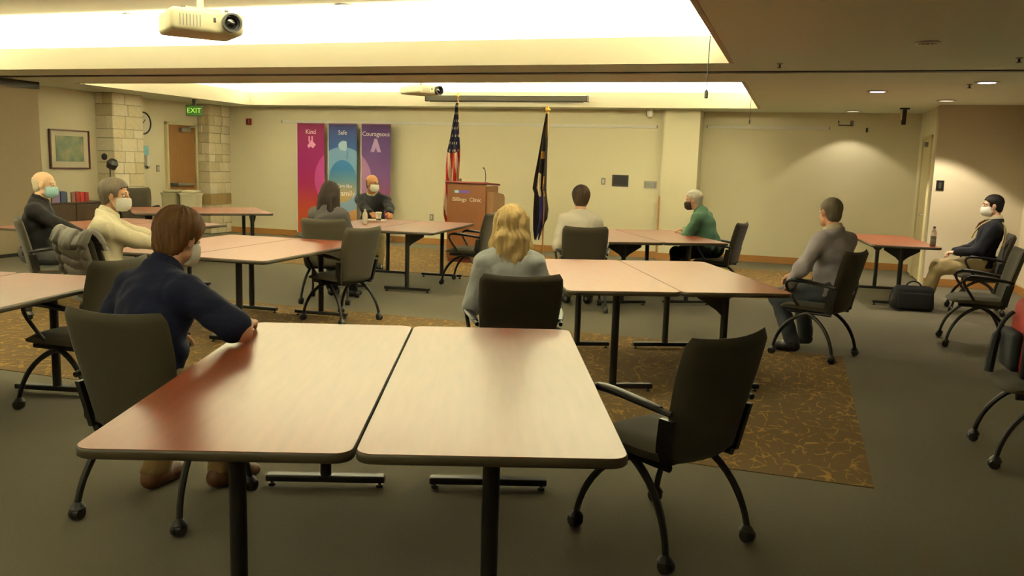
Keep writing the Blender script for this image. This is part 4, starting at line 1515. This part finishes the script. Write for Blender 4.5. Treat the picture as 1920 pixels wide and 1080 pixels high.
def mesh_from(name, parts, m, parent, smooth_iter=1):
    """parts: list of (verts, quads, material index)"""
    vs, fs, mi, o = [], [], [], 0
    for v, q, k in parts:
        vs.append(v)
        fs.append(q + o)
        mi += [k] * len(q)
        o += len(v)
    vs, fs = np.concatenate(vs), np.concatenate(fs)
    me = bpy.data.meshes.new(name)
    me.vertices.add(len(vs))
    me.vertices.foreach_set('co', vs.astype(np.float32).ravel())
    me.loops.add(len(fs) * 4)
    me.loops.foreach_set('vertex_index', fs.astype(np.int32).ravel())
    me.polygons.add(len(fs))
    me.polygons.foreach_set('loop_start', np.arange(0, len(fs) * 4, 4, dtype=np.int32))
    me.polygons.foreach_set('material_index', np.array(mi, np.int32))
    me.polygons.foreach_set('use_smooth', np.ones(len(fs), bool))
    me.update(calc_edges=True)
    me.validate()
    return link_mesh(name, me, m, parent)


def ik(S, T, a, b, hint):
    d = T - S
    L = np.linalg.norm(d)
    if L > (a + b) * 0.995:
        T = S + d / L * (a + b) * 0.995
        d = T - S
        L = np.linalg.norm(d)
    if L < abs(a - b) + 0.02:
        L = abs(a - b) + 0.02
    u = d / np.linalg.norm(d)
    ca = (a * a + L * L - b * b) / (2 * a * L)
    h = hint - u * (hint @ u)
    h = h / np.linalg.norm(h)
    return S + u * a * ca + h * a * math.sqrt(max(0, 1 - ca * ca)), T


def hand_prims(W, d, n, side, sc=1.0, curl=(0.35, 0.7), thumb_in=True):
    """W wrist, d hand direction, n palm normal (unit), side=+1 thumb on +s"""
    d = d / np.linalg.norm(d)
    n = n - d * (n @ d)
    n = n / np.linalg.norm(n)
    s = np.cross(n, d) * side
    P = []
    for q in (-0.026, -0.009, 0.009, 0.026):
        P.append(('cone', W + d * 0.005 + s * q * 0.7 * sc, W + (d * 0.082 + s * q) * sc, 0.0145 * sc, 0.0125 * sc))
    for q, L in ((0.028, 0.068), (0.0095, 0.076), (-0.0095, 0.071), (-0.027, 0.055)):
        p = W + (d * 0.084 + s * q) * sc
        a = 0.0
        for j, fr in enumerate((0.45, 0.32, 0.27)):
            a += curl[0] if j == 0 else curl[1] * 0.6
            dd = d * math.cos(a) + n * math.sin(a)
            e = p + dd * L * fr * sc
            P.append(('cone', p, e, (0.0092 - 0.0008 * j) * sc, (0.0086 - 0.0008 * j) * sc))
            p = e
    p = W + (d * 0.022 + s * 0.026) * sc
    e = p + (d * 0.03 + s * 0.028 + n * 0.012) * sc
    e2 = e + (d * 0.030 + s * 0.004 + n * 0.010) * sc
    P.append(('cone', W + d * 0.012 * sc + s * 0.012 * sc, p, 0.014 * sc, 0.014 * sc))
    P.append(('cone', p, e, 0.0135 * sc, 0.0105 * sc))
    P.append(('cone', e, e2, 0.0105 * sc, 0.0085 * sc))
    return P


SKIN = {}


def skin(rgb):
    if rgb not in SKIN:
        SKIN[rgb] = mat('skin', rgb, 0.5, 0.4, noise=(30, 0.06))
    return SKIN[rgb]


M_EYE = mat('eye white', (215, 208, 198), 0.2, 0.6)
M_IRIS = mat('iris', (44, 30, 20), 0.15, 0.6)
M_MASKW = mat('white mask', (226, 224, 214), 0.8, 0.2, bump=(120, 0.15, 0.002))
M_MASKB = mat('pale blue mask', (164, 206, 210), 0.8, 0.2, bump=(120, 0.15, 0.002))
M_MASKD = mat('dark mask', (44, 34, 30), 0.8, 0.2, bump=(120, 0.15, 0.002))


def wrinkle(seed, amp):
    r = random.Random(seed)
    ph = [r.uniform(0, 6.28) for _ in range(6)]

    def f(X, Y, Z):
        a = np.sin(21 * X + 9 * Y + 17 * Z + 2.2 * np.sin(13 * Z + 8 * Y + ph[0]) + ph[1])
        b = np.sin(-16 * X + 25 * Z + 12 * Y + 1.8 * np.sin(19 * X + ph[2]) + ph[3])
        c = np.sin(41 * Z + 13 * X - 17 * Y + 2.0 * np.sin(11 * X - 7 * Z + ph[4]) + ph[5])
        d = 1 - 2 * np.abs(np.sin(15 * X - 11 * Y + 13 * Z + 2.4 * np.sin(9 * Z - 12 * X + ph[1]) + ph[2]))
        e = 1 - 2 * np.abs(np.sin(-10 * X + 14 * Y + 19 * Z + 2.0 * np.sin(15 * Y + ph[3]) + ph[5]))
        return (amp * (0.35 * a + 0.3 * b + 0.2 * c + 0.6 * d * np.abs(d) + 0.55 * e * np.abs(e))).astype(np.float32)
    return f


def person(label, x, y, deg, s=1.0, lean=0.0, twist=0.0, side=0.0, head=(0, 0, 0), headfwd=0.0, headdx=0.0,
           hands=None, elbows=None, feet=None, bulk=1.0, sleeve='long', shirt=None, trouser=None, shoe=None,
           skin_rgb=(205, 150, 112), hair='short', hair_rgb=(60, 44, 30), mask=None, collar=None, fine=False,
           extra=None, hem=0.525, knee_out=0.0, shoulder_drop=0.0, palms=None):
    rz = math.radians(deg)
    root = thing('person', label, 'person', (x, y, 0), rz)
    Rz = rotm('z', -rz)

    def loc(p):                                   # world -> person's own frame
        return Rz @ (V(*p) - V(x, y, 0))
    ln, tw, sd = math.radians(lean), math.radians(twist), math.radians(side)
    piv = V(0, 0, 0.50)

    def tpm(z):
        g = min(1, max(0, (z - 0.55) / 0.4))
        return rotm('y', sd) @ rotm('x', -ln * (0.65 + 0.35 * g)) @ rotm('z', tw * g)

    def tp(px, py, pz):
        p = V(px, py, (pz - 0.50)) * s
        return piv + tpm(pz) @ p
    B = bulk
    hipz = 0.57
    pel = ('ell', tp(0, -0.01, hipz), V(0.172 * B, 0.128 * B, 0.112) * s, tpm(hipz))
    abd = ('ell', tp(0, 0.005 + 0.02 * (B - 1) * 4, 0.71), V(0.150 * B, 0.112 * B, 0.14) * s, tpm(0.71))
    che = ('ell', tp(0, -0.005, 0.89), V(0.168 * B ** 0.6, 0.118 * B ** 0.6, 0.165) * s, tpm(0.89))
    sw = 0.183 * B ** 0.4
    sz = 0.985 - shoulder_drop
    yok = ('cone', tp(-sw + 0.045, -0.012, sz - 0.015), tp(sw - 0.045, -0.012, sz - 0.015), 0.066 * s, 0.066 * s)
    tra = [('cone', tp(q * 0.02, -0.02, 1.065), tp(q * 0.135, -0.015, sz - 0.002), 0.050 * s, 0.052 * s) for q in (-1, 1)]
    HC = tp(0, 0.03, 1.228) + V(headdx, headfwd, 0)
    Rh = rotm('z', math.radians(head[0])) @ rotm('x', -math.radians(head[1])) @ rotm('y', math.radians(head[2]))

    def hp(a, b, c):
        return HC + Rh @ (V(a, b, c) * hs)
    hs = s ** 0.35 * 1.0
    nb = tp(0, -0.018, 1.03)
    nt_ = hp(0, -0.028, -0.075)
    neck = ('cone', nb, nt_, 0.060 * s, 0.054 * s)
    torso = [pel, abd, che, yok] + tra
    arms, fore, wrists = [], [], []
    for i, q in enumerate((-1, 1)):
        S = tp(q * sw, -0.012, sz - 0.005)
        if hands and hands[i] is not None:
            T = V(*hands[i]) if not (len(hands[i]) == 4) else loc(hands[i][:3])
        else:
            T = V(q * 0.10, 0.30 * s, 0.655)
        hint = V(*elbows[i]) if elbows and elbows[i] is not None else V(q * 0.7, -0.5, -0.5)
        E_, T = ik(S, T, 0.285 * s, 0.255 * s, hint)
        arms.append(('cone', S, E_, 0.054 * s * B ** 0.5, 0.043 * s))
        fore.append(('cone', E_, T, 0.044 * s, 0.029 * s))
        wrists.append((E_, T))
    thigh, shank, ank = [], [], []
    for i, q in enumerate((-1, 1)):
        Hh = V(q * 0.088 * s, 0.01, hipz - 0.015)
        A = V(q * 0.12, 0.42 * s, 0.09)
        if feet and feet[i] is not None:
            A = V(*feet[i][:3]) if len(feet[i]) == 3 else loc(feet[i][:3])
        K, A = ik(Hh, A, 0.425 * s, 0.41 * s, V(q * (0.12 + knee_out), 0.8, 0.75))
        thigh.append(('cone', Hh, K, 0.083 * s * B ** 0.5, 0.060 * s))
        shank.append(('cone', K, A, 0.056 * s, 0.040 * s))
        ank.append((K, A))
    # --- body: one continuous surface, plus finely meshed head and hands that grow out of it
    sk = skin(skin_rgb)
    hb = 0.010 if (fine or sleeve == 'short') else 0.014
    feetp = []
    for K, A in ank:
        feetp.append(('cone', A, V(A[0], A[1] + 0.02, max(0.05, A[2] - 0.03)), 0.040 * s, 0.038 * s))
    parts = [field(torso + [neck] + arms + fore + thigh + shank + feetp, hb, 0.035) + (0,)]
    hd = [('ell', hp(0, -0.018, 0.036), V(0.076, 0.095, 0.084) * hs, Rh),
          ('ell', hp(0, 0.022, -0.045), V(0.060, 0.066, 0.076) * hs, Rh),
          ('cone', hp(-0.022, 0.052, -0.098), hp(0.022, 0.052, -0.098), 0.020 * hs, 0.020 * hs),
          ('cone', hp(-0.05, 0.01, -0.075), hp(-0.018, 0.055, -0.098), 0.019 * hs, 0.018 * hs),
          ('cone', hp(0.05, 0.01, -0.075), hp(0.018, 0.055, -0.098), 0.019 * hs, 0.018 * hs),
          ('cone', hp(-0.036, 0.072, 0.022), hp(0.036, 0.072, 0.022), 0.013 * hs, 0.013 * hs),
          ('cone', nb, nt_, 0.058 * s, 0.053 * s)]
    feat = [('cone', hp(0, 0.086, 0.008), hp(0, 0.106, -0.034), 0.008 * hs, 0.012 * hs),
            ('cone', hp(-0.011, 0.094, -0.040), hp(0.011, 0.094, -0.040), 0.010 * hs, 0.010 * hs),
            ('cone', hp(-0.018, 0.080, -0.068), hp(0.018, 0.080, -0.068), 0.0085 * hs, 0.0085 * hs),
            ('ell', hp(-0.078, -0.008, -0.006), V(0.011, 0.021, 0.033) * hs, Rh @ rotm('z', 0.35)),
            ('ell', hp(0.078, -0.008, -0.006), V(0.011, 0.021, 0.033) * hs, Rh @ rotm('z', -0.35))]
    hh = 0.0055 if fine else 0.0065
    hv = field(hd + feat, hh, 0.016, subs=[('ell', hp(-0.032, 0.098, 0.000), V(0.018, 0.016, 0.011) * hs, Rh), ('ell', hp(0.032, 0.098, 0.000), V(0.018, 0.016, 0.011) * hs, Rh), ('cone', hp(-0.02, 0.093, -0.0745), hp(0.02, 0.093, -0.0745), 0.0022, 0.0022)])
    parts.append(hv + (0,))
    for i, q in enumerate((-1, 1)):
        E_, T = wrists[i]
        d = T - E_
        d = d / np.linalg.norm(d)
        pn = V(*palms[i]) if palms and palms[i] is not None else V(-q * 0.25, 0.1, -1)
        parts.append(field(hand_prims(T - d * 0.005, d, pn, -q if False else q * -1 if False else (1 if q < 0 else -1), 1.0 * s ** 0.5) + [('cone', T - d * 0.05, T, 0.031 * s, 0.024 * s)], 0.005, 0.008) + (0,))
    mesh_from('body', parts, [sk], root)
    for q in (-1, 1):
        bm = bmesh.new()
        bmesh.ops.create_uvsphere(bm, u_segments=12, v_segments=8, radius=0.0118 * hs)
        for f in bm.faces:
            f.material_index = 1 if f.calc_center_median().z > 0.0088 * hs else 0
        Rm = Matrix((Rh @ rotm('x', -PI / 2)).tolist())
        for v in bm.verts:
            v.co = Rm @ v.co + Vector(hp(q * 0.032, 0.0735, 0.0))
        obj('eye', bm, [M_EYE, M_IRIS], root, True)
    # --- hair
    hm = MT.get(('hair', hair_rgb))
    if hm is None:
        hm = MT[('hair', hair_rgb)] = mat('hair', hair_rgb, 0.62, 0.25, noise=(34, 0.5, (1, 1, 0.12)), bump=(110, 0.5, 0.004))
    for q in (-1, 1):
        br = field([('cone', hp(q * 0.014, 0.086, 0.024), hp(q * 0.03, 0.087, 0.029), 0.0045, 0.0045), ('cone', hp(q * 0.03, 0.087, 0.029), hp(q * 0.048, 0.074, 0.024), 0.0045, 0.003)], 0.004, 0.004)
        mesh_from('eyebrow', [br + (0,)], [hm], root)

    def to_head(X, Y, Z):
        px, py, pz = X - HC[0], Y - HC[1], Z - HC[2]
        return [(Rh[0, i] * px + Rh[1, i] * py + Rh[2, i] * pz) / hs for i in range(3)]

    def strands(amp, fr=26):
        def f(X, Y, Z):
            a, b, c = to_head(X, Y, Z)
            ph = np.arctan2(a, -(b + 0.02))
            return (amp * (np.sin(fr * ph + 3.0 * np.sin(22 * c + 4 * ph)) + 0.6 * np.sin(fr * 1.9 * ph + 5 * np.sin(14 * c)))).astype(np.float32)
        return f

    def hairline(pts):
        ys_, zs_ = [p[0] for p in pts], [p[1] for p in pts]

        def f(X, Y, Z):
            a, b, c = to_head(X, Y, Z)
            ph = np.arctan2(a, b)
            return (np.interp(b, ys_, zs_) + 0.004 * np.sin(17 * ph) + 0.003 * np.sin(43 * ph + 1) - c).astype(np.float32)
        return f
    cran = lambda t: ('ell', hp(0, -0.018, 0.036), V(0.076 + t, 0.095 + t, 0.084 + t) * hs, Rh)
    nape = lambda t: ('ell', hp(0, -0.05, -0.028), V(0.060 + t, 0.050 + t, 0.062 + t) * hs, Rh)
    short_line = [(-0.13, -0.088), (-0.05, -0.075), (-0.028, -0.05), (-0.012, 0.016), (0.012, 0.012), (0.016, -0.012), (0.036, -0.006), (0.042, 0.04), (0.07, 0.066), (0.1, 0.075)]
    long_line = [(-0.13, -0.105), (-0.05, -0.098), (-0.01, -0.06), (0.012, -0.035), (0.03, -0.02), (0.042, 0.03), (0.07, 0.058), (0.1, 0.066)]
    shag_line = [(-0.13, -0.112), (-0.05, -0.105), (-0.03, -0.075), (-0.018, -0.03), (0.0, -0.005), (0.02, -0.004), (0.028, -0.03), (0.04, -0.012), (0.05, 0.035), (0.07, 0.052), (0.1, 0.062)]
    if hair == 'full':
        hvq = field([cran(0.018), nape(0.014)], 0.0065, 0.025, cuts=[hairline(short_line)], warp=strands(0.0022, 22))
    elif hair == 'short':
        hvq = field([cran(0.011), nape(0.009)], 0.0065, 0.02, cuts=[hairline(short_line)], warp=strands(0.0013))
    elif hair == 'crew':
        hvq = field([cran(0.007), nape(0.006)], 0.0065, 0.02, cuts=[hairline(short_line)], warp=strands(0.0008, 40))
    elif hair == 'medium':
        hvq = field([cran(0.020), nape(0.018), ('ell', hp(0, -0.01, 0.06), V(0.094, 0.10, 0.075) * hs, Rh)], 0.0065, 0.03, cuts=[hairline(shag_line)], warp=strands(0.0036, 17))
    elif hair == 'round':
        hvq = field([cran(0.024), nape(0.018)], 0.0065, 0.03, cuts=[hairline(long_line)], warp=strands(0.002, 24))
    elif hair == 'fringe':
        top = lambda X, Y, Z: (to_head(X, Y, Z)[2] - 0.035 + 0.5 * (to_head(X, Y, Z)[1] + 0.05)).astype(np.float32)
        hvq = field([cran(0.005), nape(0.005)], 0.006, 0.02, cuts=[hairline(short_line), top], warp=strands(0.0008, 40))
    elif hair == 'bob':
        P = [cran(0.020), ('ell', hp(0, -0.045, -0.06), V(0.092, 0.066, 0.125) * hs, Rh)]
        for q in (-1, 1):
            P.append(('cone', hp(q * 0.074, -0.01, 0.03), hp(q * 0.098, -0.02, -0.16), 0.036, 0.040))
            P.append(('cone', hp(q * 0.05, -0.07, -0.05), hp(q * 0.07, -0.075, -0.20), 0.050, 0.044))
        hvq = field(P, 0.0075, 0.04, subs=[('ell', hp(0, 0.085, -0.045), V(0.066, 0.075, 0.115) * hs, Rh)], warp=strands(0.003, 18))
    elif hair == 'long':
        P = [cran(0.018), ('ell', hp(0, -0.055, -0.09), V(0.092, 0.066, 0.16) * hs, Rh)]
        for q in (-1, 1):
            P.append(('cone', hp(q * 0.074, 0.0, 0.04), hp(q * 0.094, 0.0, -0.13), 0.034, 0.036))
            P.append(('cone', hp(q * 0.094, 0.0, -0.13), hp(q * 0.088, -0.015, -0.225), 0.036, 0.024))
            P.append(('cone', hp(q * 0.055, -0.09, -0.08), hp(q * 0.06, -0.095, -0.255), 0.046, 0.030))
        P.append(('cone', hp(0, -0.10, -0.08), hp(0.01, -0.105, -0.275), 0.05, 0.034))
        hvq = field(P, 0.0075, 0.035, subs=[('ell', hp(0, 0.09, -0.045), V(0.062, 0.08, 0.115) * hs, Rh)], warp=strands(0.0052, 15))
    else:
        hvq = None
    if hvq is not None:
        mesh_from('hair', [hvq + (0,)], [hm], root)
    # --- shirt
    hsx = 0.009 if fine else 0.0125
    nn = nt_ - nb
    nn = nn / np.linalg.norm(nn)
    ncut = nb + nn * 0.060 * s

    def neck_cut(X, Y, Z):
        return ((X - ncut[0]) * nn[0] + (Y - ncut[1]) * nn[1] + (Z - ncut[2]) * nn[2]).astype(np.float32)

    def hem_cut(X, Y, Z):
        return (hem - Z + 0 * X + 0 * Y).astype(np.float32)
    sl = []
    for i in (0, 1):
        E_, T = wrists[i]
        if sleeve == 'long':
            sl.append(('cone', fore[i][1], T - (T - E_) / np.linalg.norm(T - E_) * 0.012, 0.046 * s, 0.034 * s))
        a = arms[i]
        if sleeve == 'short':
            sl.append(('cone', a[1], a[1] + (a[2] - a[1]) * 0.86, 0.062 * s, 0.063 * s))
        else:
            sl.append(('cone', a[1], a[2], a[3] + 0.001, a[4] + 0.003))
    neckb = ('cone', nb, nb + nn * 0.06, 0.062 * s, 0.054 * s)
    sv = field(torso + sl + [neckb], hsx, 0.045, 0.012, cuts=[neck_cut, hem_cut], warp=wrinkle(x * 7 + y, 0.0058))
    mesh_from('shirt', [sv + (0,)], [shirt], root)
    if collar is not None:
        c0, c1 = nb + nn * 0.035 * s, nb + nn * 0.105 * s
        pr = ('cone', c0, c1, 0.086 * s, 0.072 * s)

        def ring_in(X, Y, Z):
            return (-(p_eval(pr, X, Y, Z, -0.010))).astype(np.float32)

        def ring_top(X, Y, Z):
            q = nb + nn * 0.098 * s
            f = ((X - q[0]) * nn[0] + (Y - q[1]) * nn[1] + (Z - q[2]) * nn[2])
            return (f + 0.35 * np.maximum(0, (Y - nb[1]) - 0.02)).astype(np.float32)
        cv = field([pr], 0.006, 0.01, cuts=[ring_in, ring_top])
        mesh_from('collar', [cv + (0,)], [collar], root)
    # --- trousers and shoes
    tro = [pel] + [('cone', t[1], t[2], t[3], t[4] + 0.006) for t in thigh] + [('cone', k[1], k[2], k[3] + 0.004, k[4] + 0.012) for k in shank]
    lowz = [A[2] for K, A in ank]
    zc_ = min(lowz) - 0.02

    def waist(X, Y, Z):
        return (Z - 0.655 + 0 * X + 0 * Y).astype(np.float32)

    def ankle_cut(X, Y, Z):
        return (zc_ - Z + 0 * X + 0 * Y).astype(np.float32)
    tv = field(tro, 0.0125, 0.035, 0.012, cuts=[waist, ankle_cut], warp=wrinkle(x * 3 + y * 5, 0.0055))
    mesh_from('trousers', [tv + (0,)], [trouser], root)
    for i, q in enumerate((-1, 1)):
        K, A = ank[i]
        yaw = feet[i][4] if feet and feet[i] is not None and len(feet[i]) == 5 else -q * 0.12
        lift = max(0, A[2] - 0.09)
        Rs = rotm('z', yaw) @ rotm('x', -min(0.9, lift * 5.0))
        pivot = V(A[0], A[1], lift)

        def sp(a, b, c):
            return pivot + Rs @ V(a, b, c)
        P = [('cone', sp(0, -0.035, 0.048), sp(0, 0.03, 0.055), 0.043 * s, 0.044 * s), ('cone', sp(0, 0.03, 0.05), sp(0, 0.13, 0.040), 0.043 * s, 0.045 * s), ('cone', sp(0, 0.13, 0.036), sp(0, 0.185, 0.030), 0.043 * s, 0.032 * s),
             ('cone', sp(0, -0.02, 0.06), sp(0, -0.012, 0.105), 0.043 * s, 0.044 * s)]
        base = pivot.copy()
        dn = Rs @ V(0, 0, 1)

        def sole(X, Y, Z):
            f = 0.004 - ((X - base[0]) * dn[0] + (Y - base[1]) * dn[1] + (Z - base[2]) * dn[2])
            return np.maximum(f, 0.002 - Z).astype(np.float32)
        mesh_from('shoe', [field(P, 0.009, 0.03, cuts=[sole]) + (0,)], [shoe], root)
    # --- mask
    if mask is not None:
        def front(X, Y, Z):
            a, b, c = to_head(X, Y, Z)
            pl = 0.0016 * np.sin(c * 2 * PI / 0.019)
            return (np.maximum(np.maximum(c + 0.012 + 0 * b + 0 * a, -(c + 0.116) + 0 * a + 0 * b), 0.022 - b + 0 * a + 0 * c) + pl).astype(np.float32)
        mv = field([('ell', hp(0, 0.030, -0.056), V(0.069, 0.082, 0.082) * hs, Rh), ('cone', hp(0, 0.09, -0.028), hp(0, 0.088, -0.07), 0.026 * hs, 0.03 * hs)], 0.0055, 0.02, cuts=[front])
        mo = mesh_from('face_mask', [mv + (0,)], [mask], root)
        for q in (-1, 1):
            for z0 in (-0.02, -0.095):
                pts = [hp(q * 0.066, 0.03, z0), hp(q * 0.078, 0.012, z0 * 0.5 - 0.012), hp(q * 0.088, -0.012, -0.008 + (0.02 if z0 > -0.05 else -0.02))]
                obj('ear_loop', tube(bmesh.new(), [Vector(p) for p in pts], 0.0016, 5), mask, mo)
    if extra:
        extra(root, tp, hp, nb, nn, s, wrists)
    return root


def cloth(name, rgb, rough=0.85):
    return mat(name, rgb, rough, 0.2, noise=(50, 0.08), bump=(180, 0.2, 0.003), sheen=0.02)


K = {n: cloth(n, c) for n, c in dict(jacket_black=(28, 26, 24), offwhite=(216, 206, 176), navy=(30, 34, 58), greyjacket=(74, 70, 68), blacksweater=(26, 25, 26), bluegrey=(160, 162, 162), whiteshirt=(224, 214, 200),
                                      green=(68, 98, 76), lavender=(160, 152, 158), navysweater=(28, 29, 36), slate=(62, 66, 72), khaki=(158, 140, 100), blackpant=(24, 22, 22), greypant=(72, 70, 66), tan=(128, 104, 70), paleshirt=(200, 188, 160), tie=(70, 30, 28), strap=(170, 154, 110)).items()}
SH_BROWN = mat('brown leather', (92, 58, 34), 0.5, 0.4)
SH_BLACK = mat('black leather', (26, 24, 22), 0.45, 0.4)

SKP = (214, 158, 118)
# right hand is index 1 (+x of the person); a 4-tuple is a world position
person('bald man in a black jacket with pale blue mask, at far left', -6.84, 6.20, -48, lean=5, twist=-6, head=(-14, 4, 0), shirt=K['jacket_black'], trouser=K['greypant'], shoe=SH_BLACK,
       skin_rgb=(222, 184, 146), hair='fringe', hair_rgb=(196, 182, 156), mask=M_MASKB, collar=K['jacket_black'], hands=(None, (-6.33, 6.37, 0.72, 1)), bulk=1.08)
person('grey haired man in off-white shirt with white mask, leaning on the table', -5.09, 5.18, -42, lean=8, twist=-12, head=(-26, 4, 0), headfwd=0.0, shirt=K['offwhite'], trouser=K['greypant'], shoe=SH_BLACK,
       skin_rgb=(210, 162, 126), hair='full', hair_rgb=(92, 82, 66), mask=M_MASKW, collar=K['offwhite'], hands=((-4.80, 5.95, 0.765, 1), (-4.76, 5.66, 0.775, 1)), elbows=((-0.6, -0.3, -0.7), (0.7, -0.2, -0.8)), bulk=1.05, fine=True)
person('man with brown hair in a navy polo shirt, back turned, elbow on the table', -2.63, 2.86, -4, lean=17, twist=-10, side=1, s=0.98, head=(-6, 15, 0), headfwd=0.01, shirt=K['navy'], trouser=K['tan'], shoe=SH_BROWN, sleeve='short',
       skin_rgb=(208, 158, 126), hair='medium', hair_rgb=(104, 74, 46), mask=M_MASKW, collar=K['navy'], hands=((-2.80, 3.22, 0.70, 1), (-2.33, 3.22, 0.79, 1)), elbows=((-0.8, -0.5, -0.4), (0.9, -0.45, -0.3)), bulk=1.14, fine=True,
       feet=((-2.74, 3.07, 0.09, 1, 0.1), (-2.47, 3.20, 0.09, 1, -0.2)))
person('woman with dark shoulder length hair in grey jacket, back turned', -4.79, 8.05, 6, s=0.93, lean=5, head=(-8, 8, 0), shirt=K['greyjacket'], trouser=K['blackpant'], shoe=SH_BLACK, hair='bob', hair_rgb=(38, 27, 19),
       skin_rgb=(196, 140, 104), bulk=0.98)
person('bald man in black sweater with white mask, facing the camera', -5.86, 11.12, -154, lean=8, head=(44, 2, 0), shirt=K['blacksweater'], trouser=K['khaki'], shoe=SH_BLACK, hair='fringe', hair_rgb=(70, 52, 36),
       skin_rgb=(158, 106, 62), mask=M_MASKW, collar=K['paleshirt'], hands=((-5.30, 10.60, 0.77, 1), (-5.52, 10.52, 0.77, 1)), bulk=1.08, feet=((-0.10, 0.36, 0.09), (0.12, 0.40, 0.09)))
person('blonde woman with long hair in a pale blue-grey cardigan, back turned', -1.60, 4.78, 18, s=0.93, lean=5, bulk=0.86, head=(4, 4, 0), shirt=K['bluegrey'], trouser=K['greypant'], shoe=SH_BLACK, hair='long', hair_rgb=(184, 156, 104),
       skin_rgb=(222, 170, 134), fine=True, hands=((-0.24, 0.27, 0.64), (0.24, 0.27, 0.65)), elbows=((-0.2, -0.4, -0.9), (0.2, -0.4, -0.9)), collar=None)
person('short haired person in a white shirt, back turned', -2.19, 8.87, 14, s=0.98, lean=4, head=(0, 3, 0), shirt=K['whiteshirt'], trouser=K['greypant'], shoe=SH_BLACK, hair='round', bulk=0.88, hair_rgb=(62, 46, 32),
       skin_rgb=(208, 160, 130), hands=((-0.24, 0.24, 0.665), (0.12, 0.30, 0.66)), elbows=((-0.2, -0.4, -0.9), None), collar=None)
person('white haired man in green shirt with dark mask, hands on the table', -0.95, 10.80, 78, lean=21, head=(10, 10, 0), shirt=K['green'], trouser=K['blackpant'], shoe=SH_BLACK, hair='short', hair_rgb=(190, 184, 168),
       skin_rgb=(208, 158, 126), mask=M_MASKD, collar=K['green'], hands=((-1.30, 10.86, 0.77, 1), (-1.34, 11.04, 0.77, 1)), elbows=((-0.8, -0.1, -0.6), (0.8, -0.1, -0.6)), bulk=1.06)
person('man with short greying hair in a lavender grey shirt, seen from behind', 0.345, 7.60, 50, s=1.0, lean=5, twist=0, head=(-10, 2, 0), shirt=K['lavender'], trouser=K['slate'], shoe=SH_BLACK, hair='crew', hair_rgb=(84, 74, 58),
       skin_rgb=(206, 154, 122), collar=K['paleshirt'], hands=((0.0, 7.52, 0.60, 1), (-0.02, 7.92, 0.62, 1)), elbows=((-0.9, -0.5, -0.3), None), bulk=1.08, fine=True,
       feet=((0.05, 7.60, 0.10, 1, 0.05), (0.16, 7.88, 0.12, 1, 0.1)))


def young_extra(root, tp, hp, nb, nn, s, wrists):
    for q in (-1, 1):
        pts = bez(tp(q * 0.055, -0.06, 1.07), tp(q * 0.10, 0.03, 1.10), tp(q * 0.13, 0.16, 1.00), tp(q * 0.12, 0.165, 0.84), 12)
        bm = bmesh.new()
        tube(bm, pts, 0.010, 6)
        pts2 = bez(tp(q * 0.055, -0.06, 1.07), tp(q * 0.09, -0.12, 1.06), tp(q * 0.12, -0.16, 0.98), tp(q * 0.13, -0.165, 0.80), 12)
        tube(bm, pts2, 0.010, 6)
        obj('shoulder_strap', bm, K['strap'], root, True)
    P = [Vector(tp(0, 0.075, 1.05)), Vector(tp(0, 0.125, 1.0)), Vector(tp(0, 0.137, 0.93))]
    obj('tie', tube(bmesh.new(), P, [0.018, 0.02, 0.024], 8), K['tie'], root, True)


person('young man in dark sweater with pale straps and white mask, at far right', 2.07, 10.98, 80, s=1.02, lean=-9, head=(10, 4, 0), headfwd=0.03, shirt=K['navysweater'], trouser=K['khaki'], shoe=SH_BLACK, hair='short', hair_rgb=(24, 20, 18),
       skin_rgb=(222, 176, 146), mask=M_MASKW, collar=K['paleshirt'], hands=((1.80, 10.90, 0.69, 1), (1.80, 11.02, 0.69, 1)), extra=young_extra,
       feet=((1.48, 10.93, 0.09, 1, 0.1), (1.55, 11.12, 0.09, 1, -0.1)))
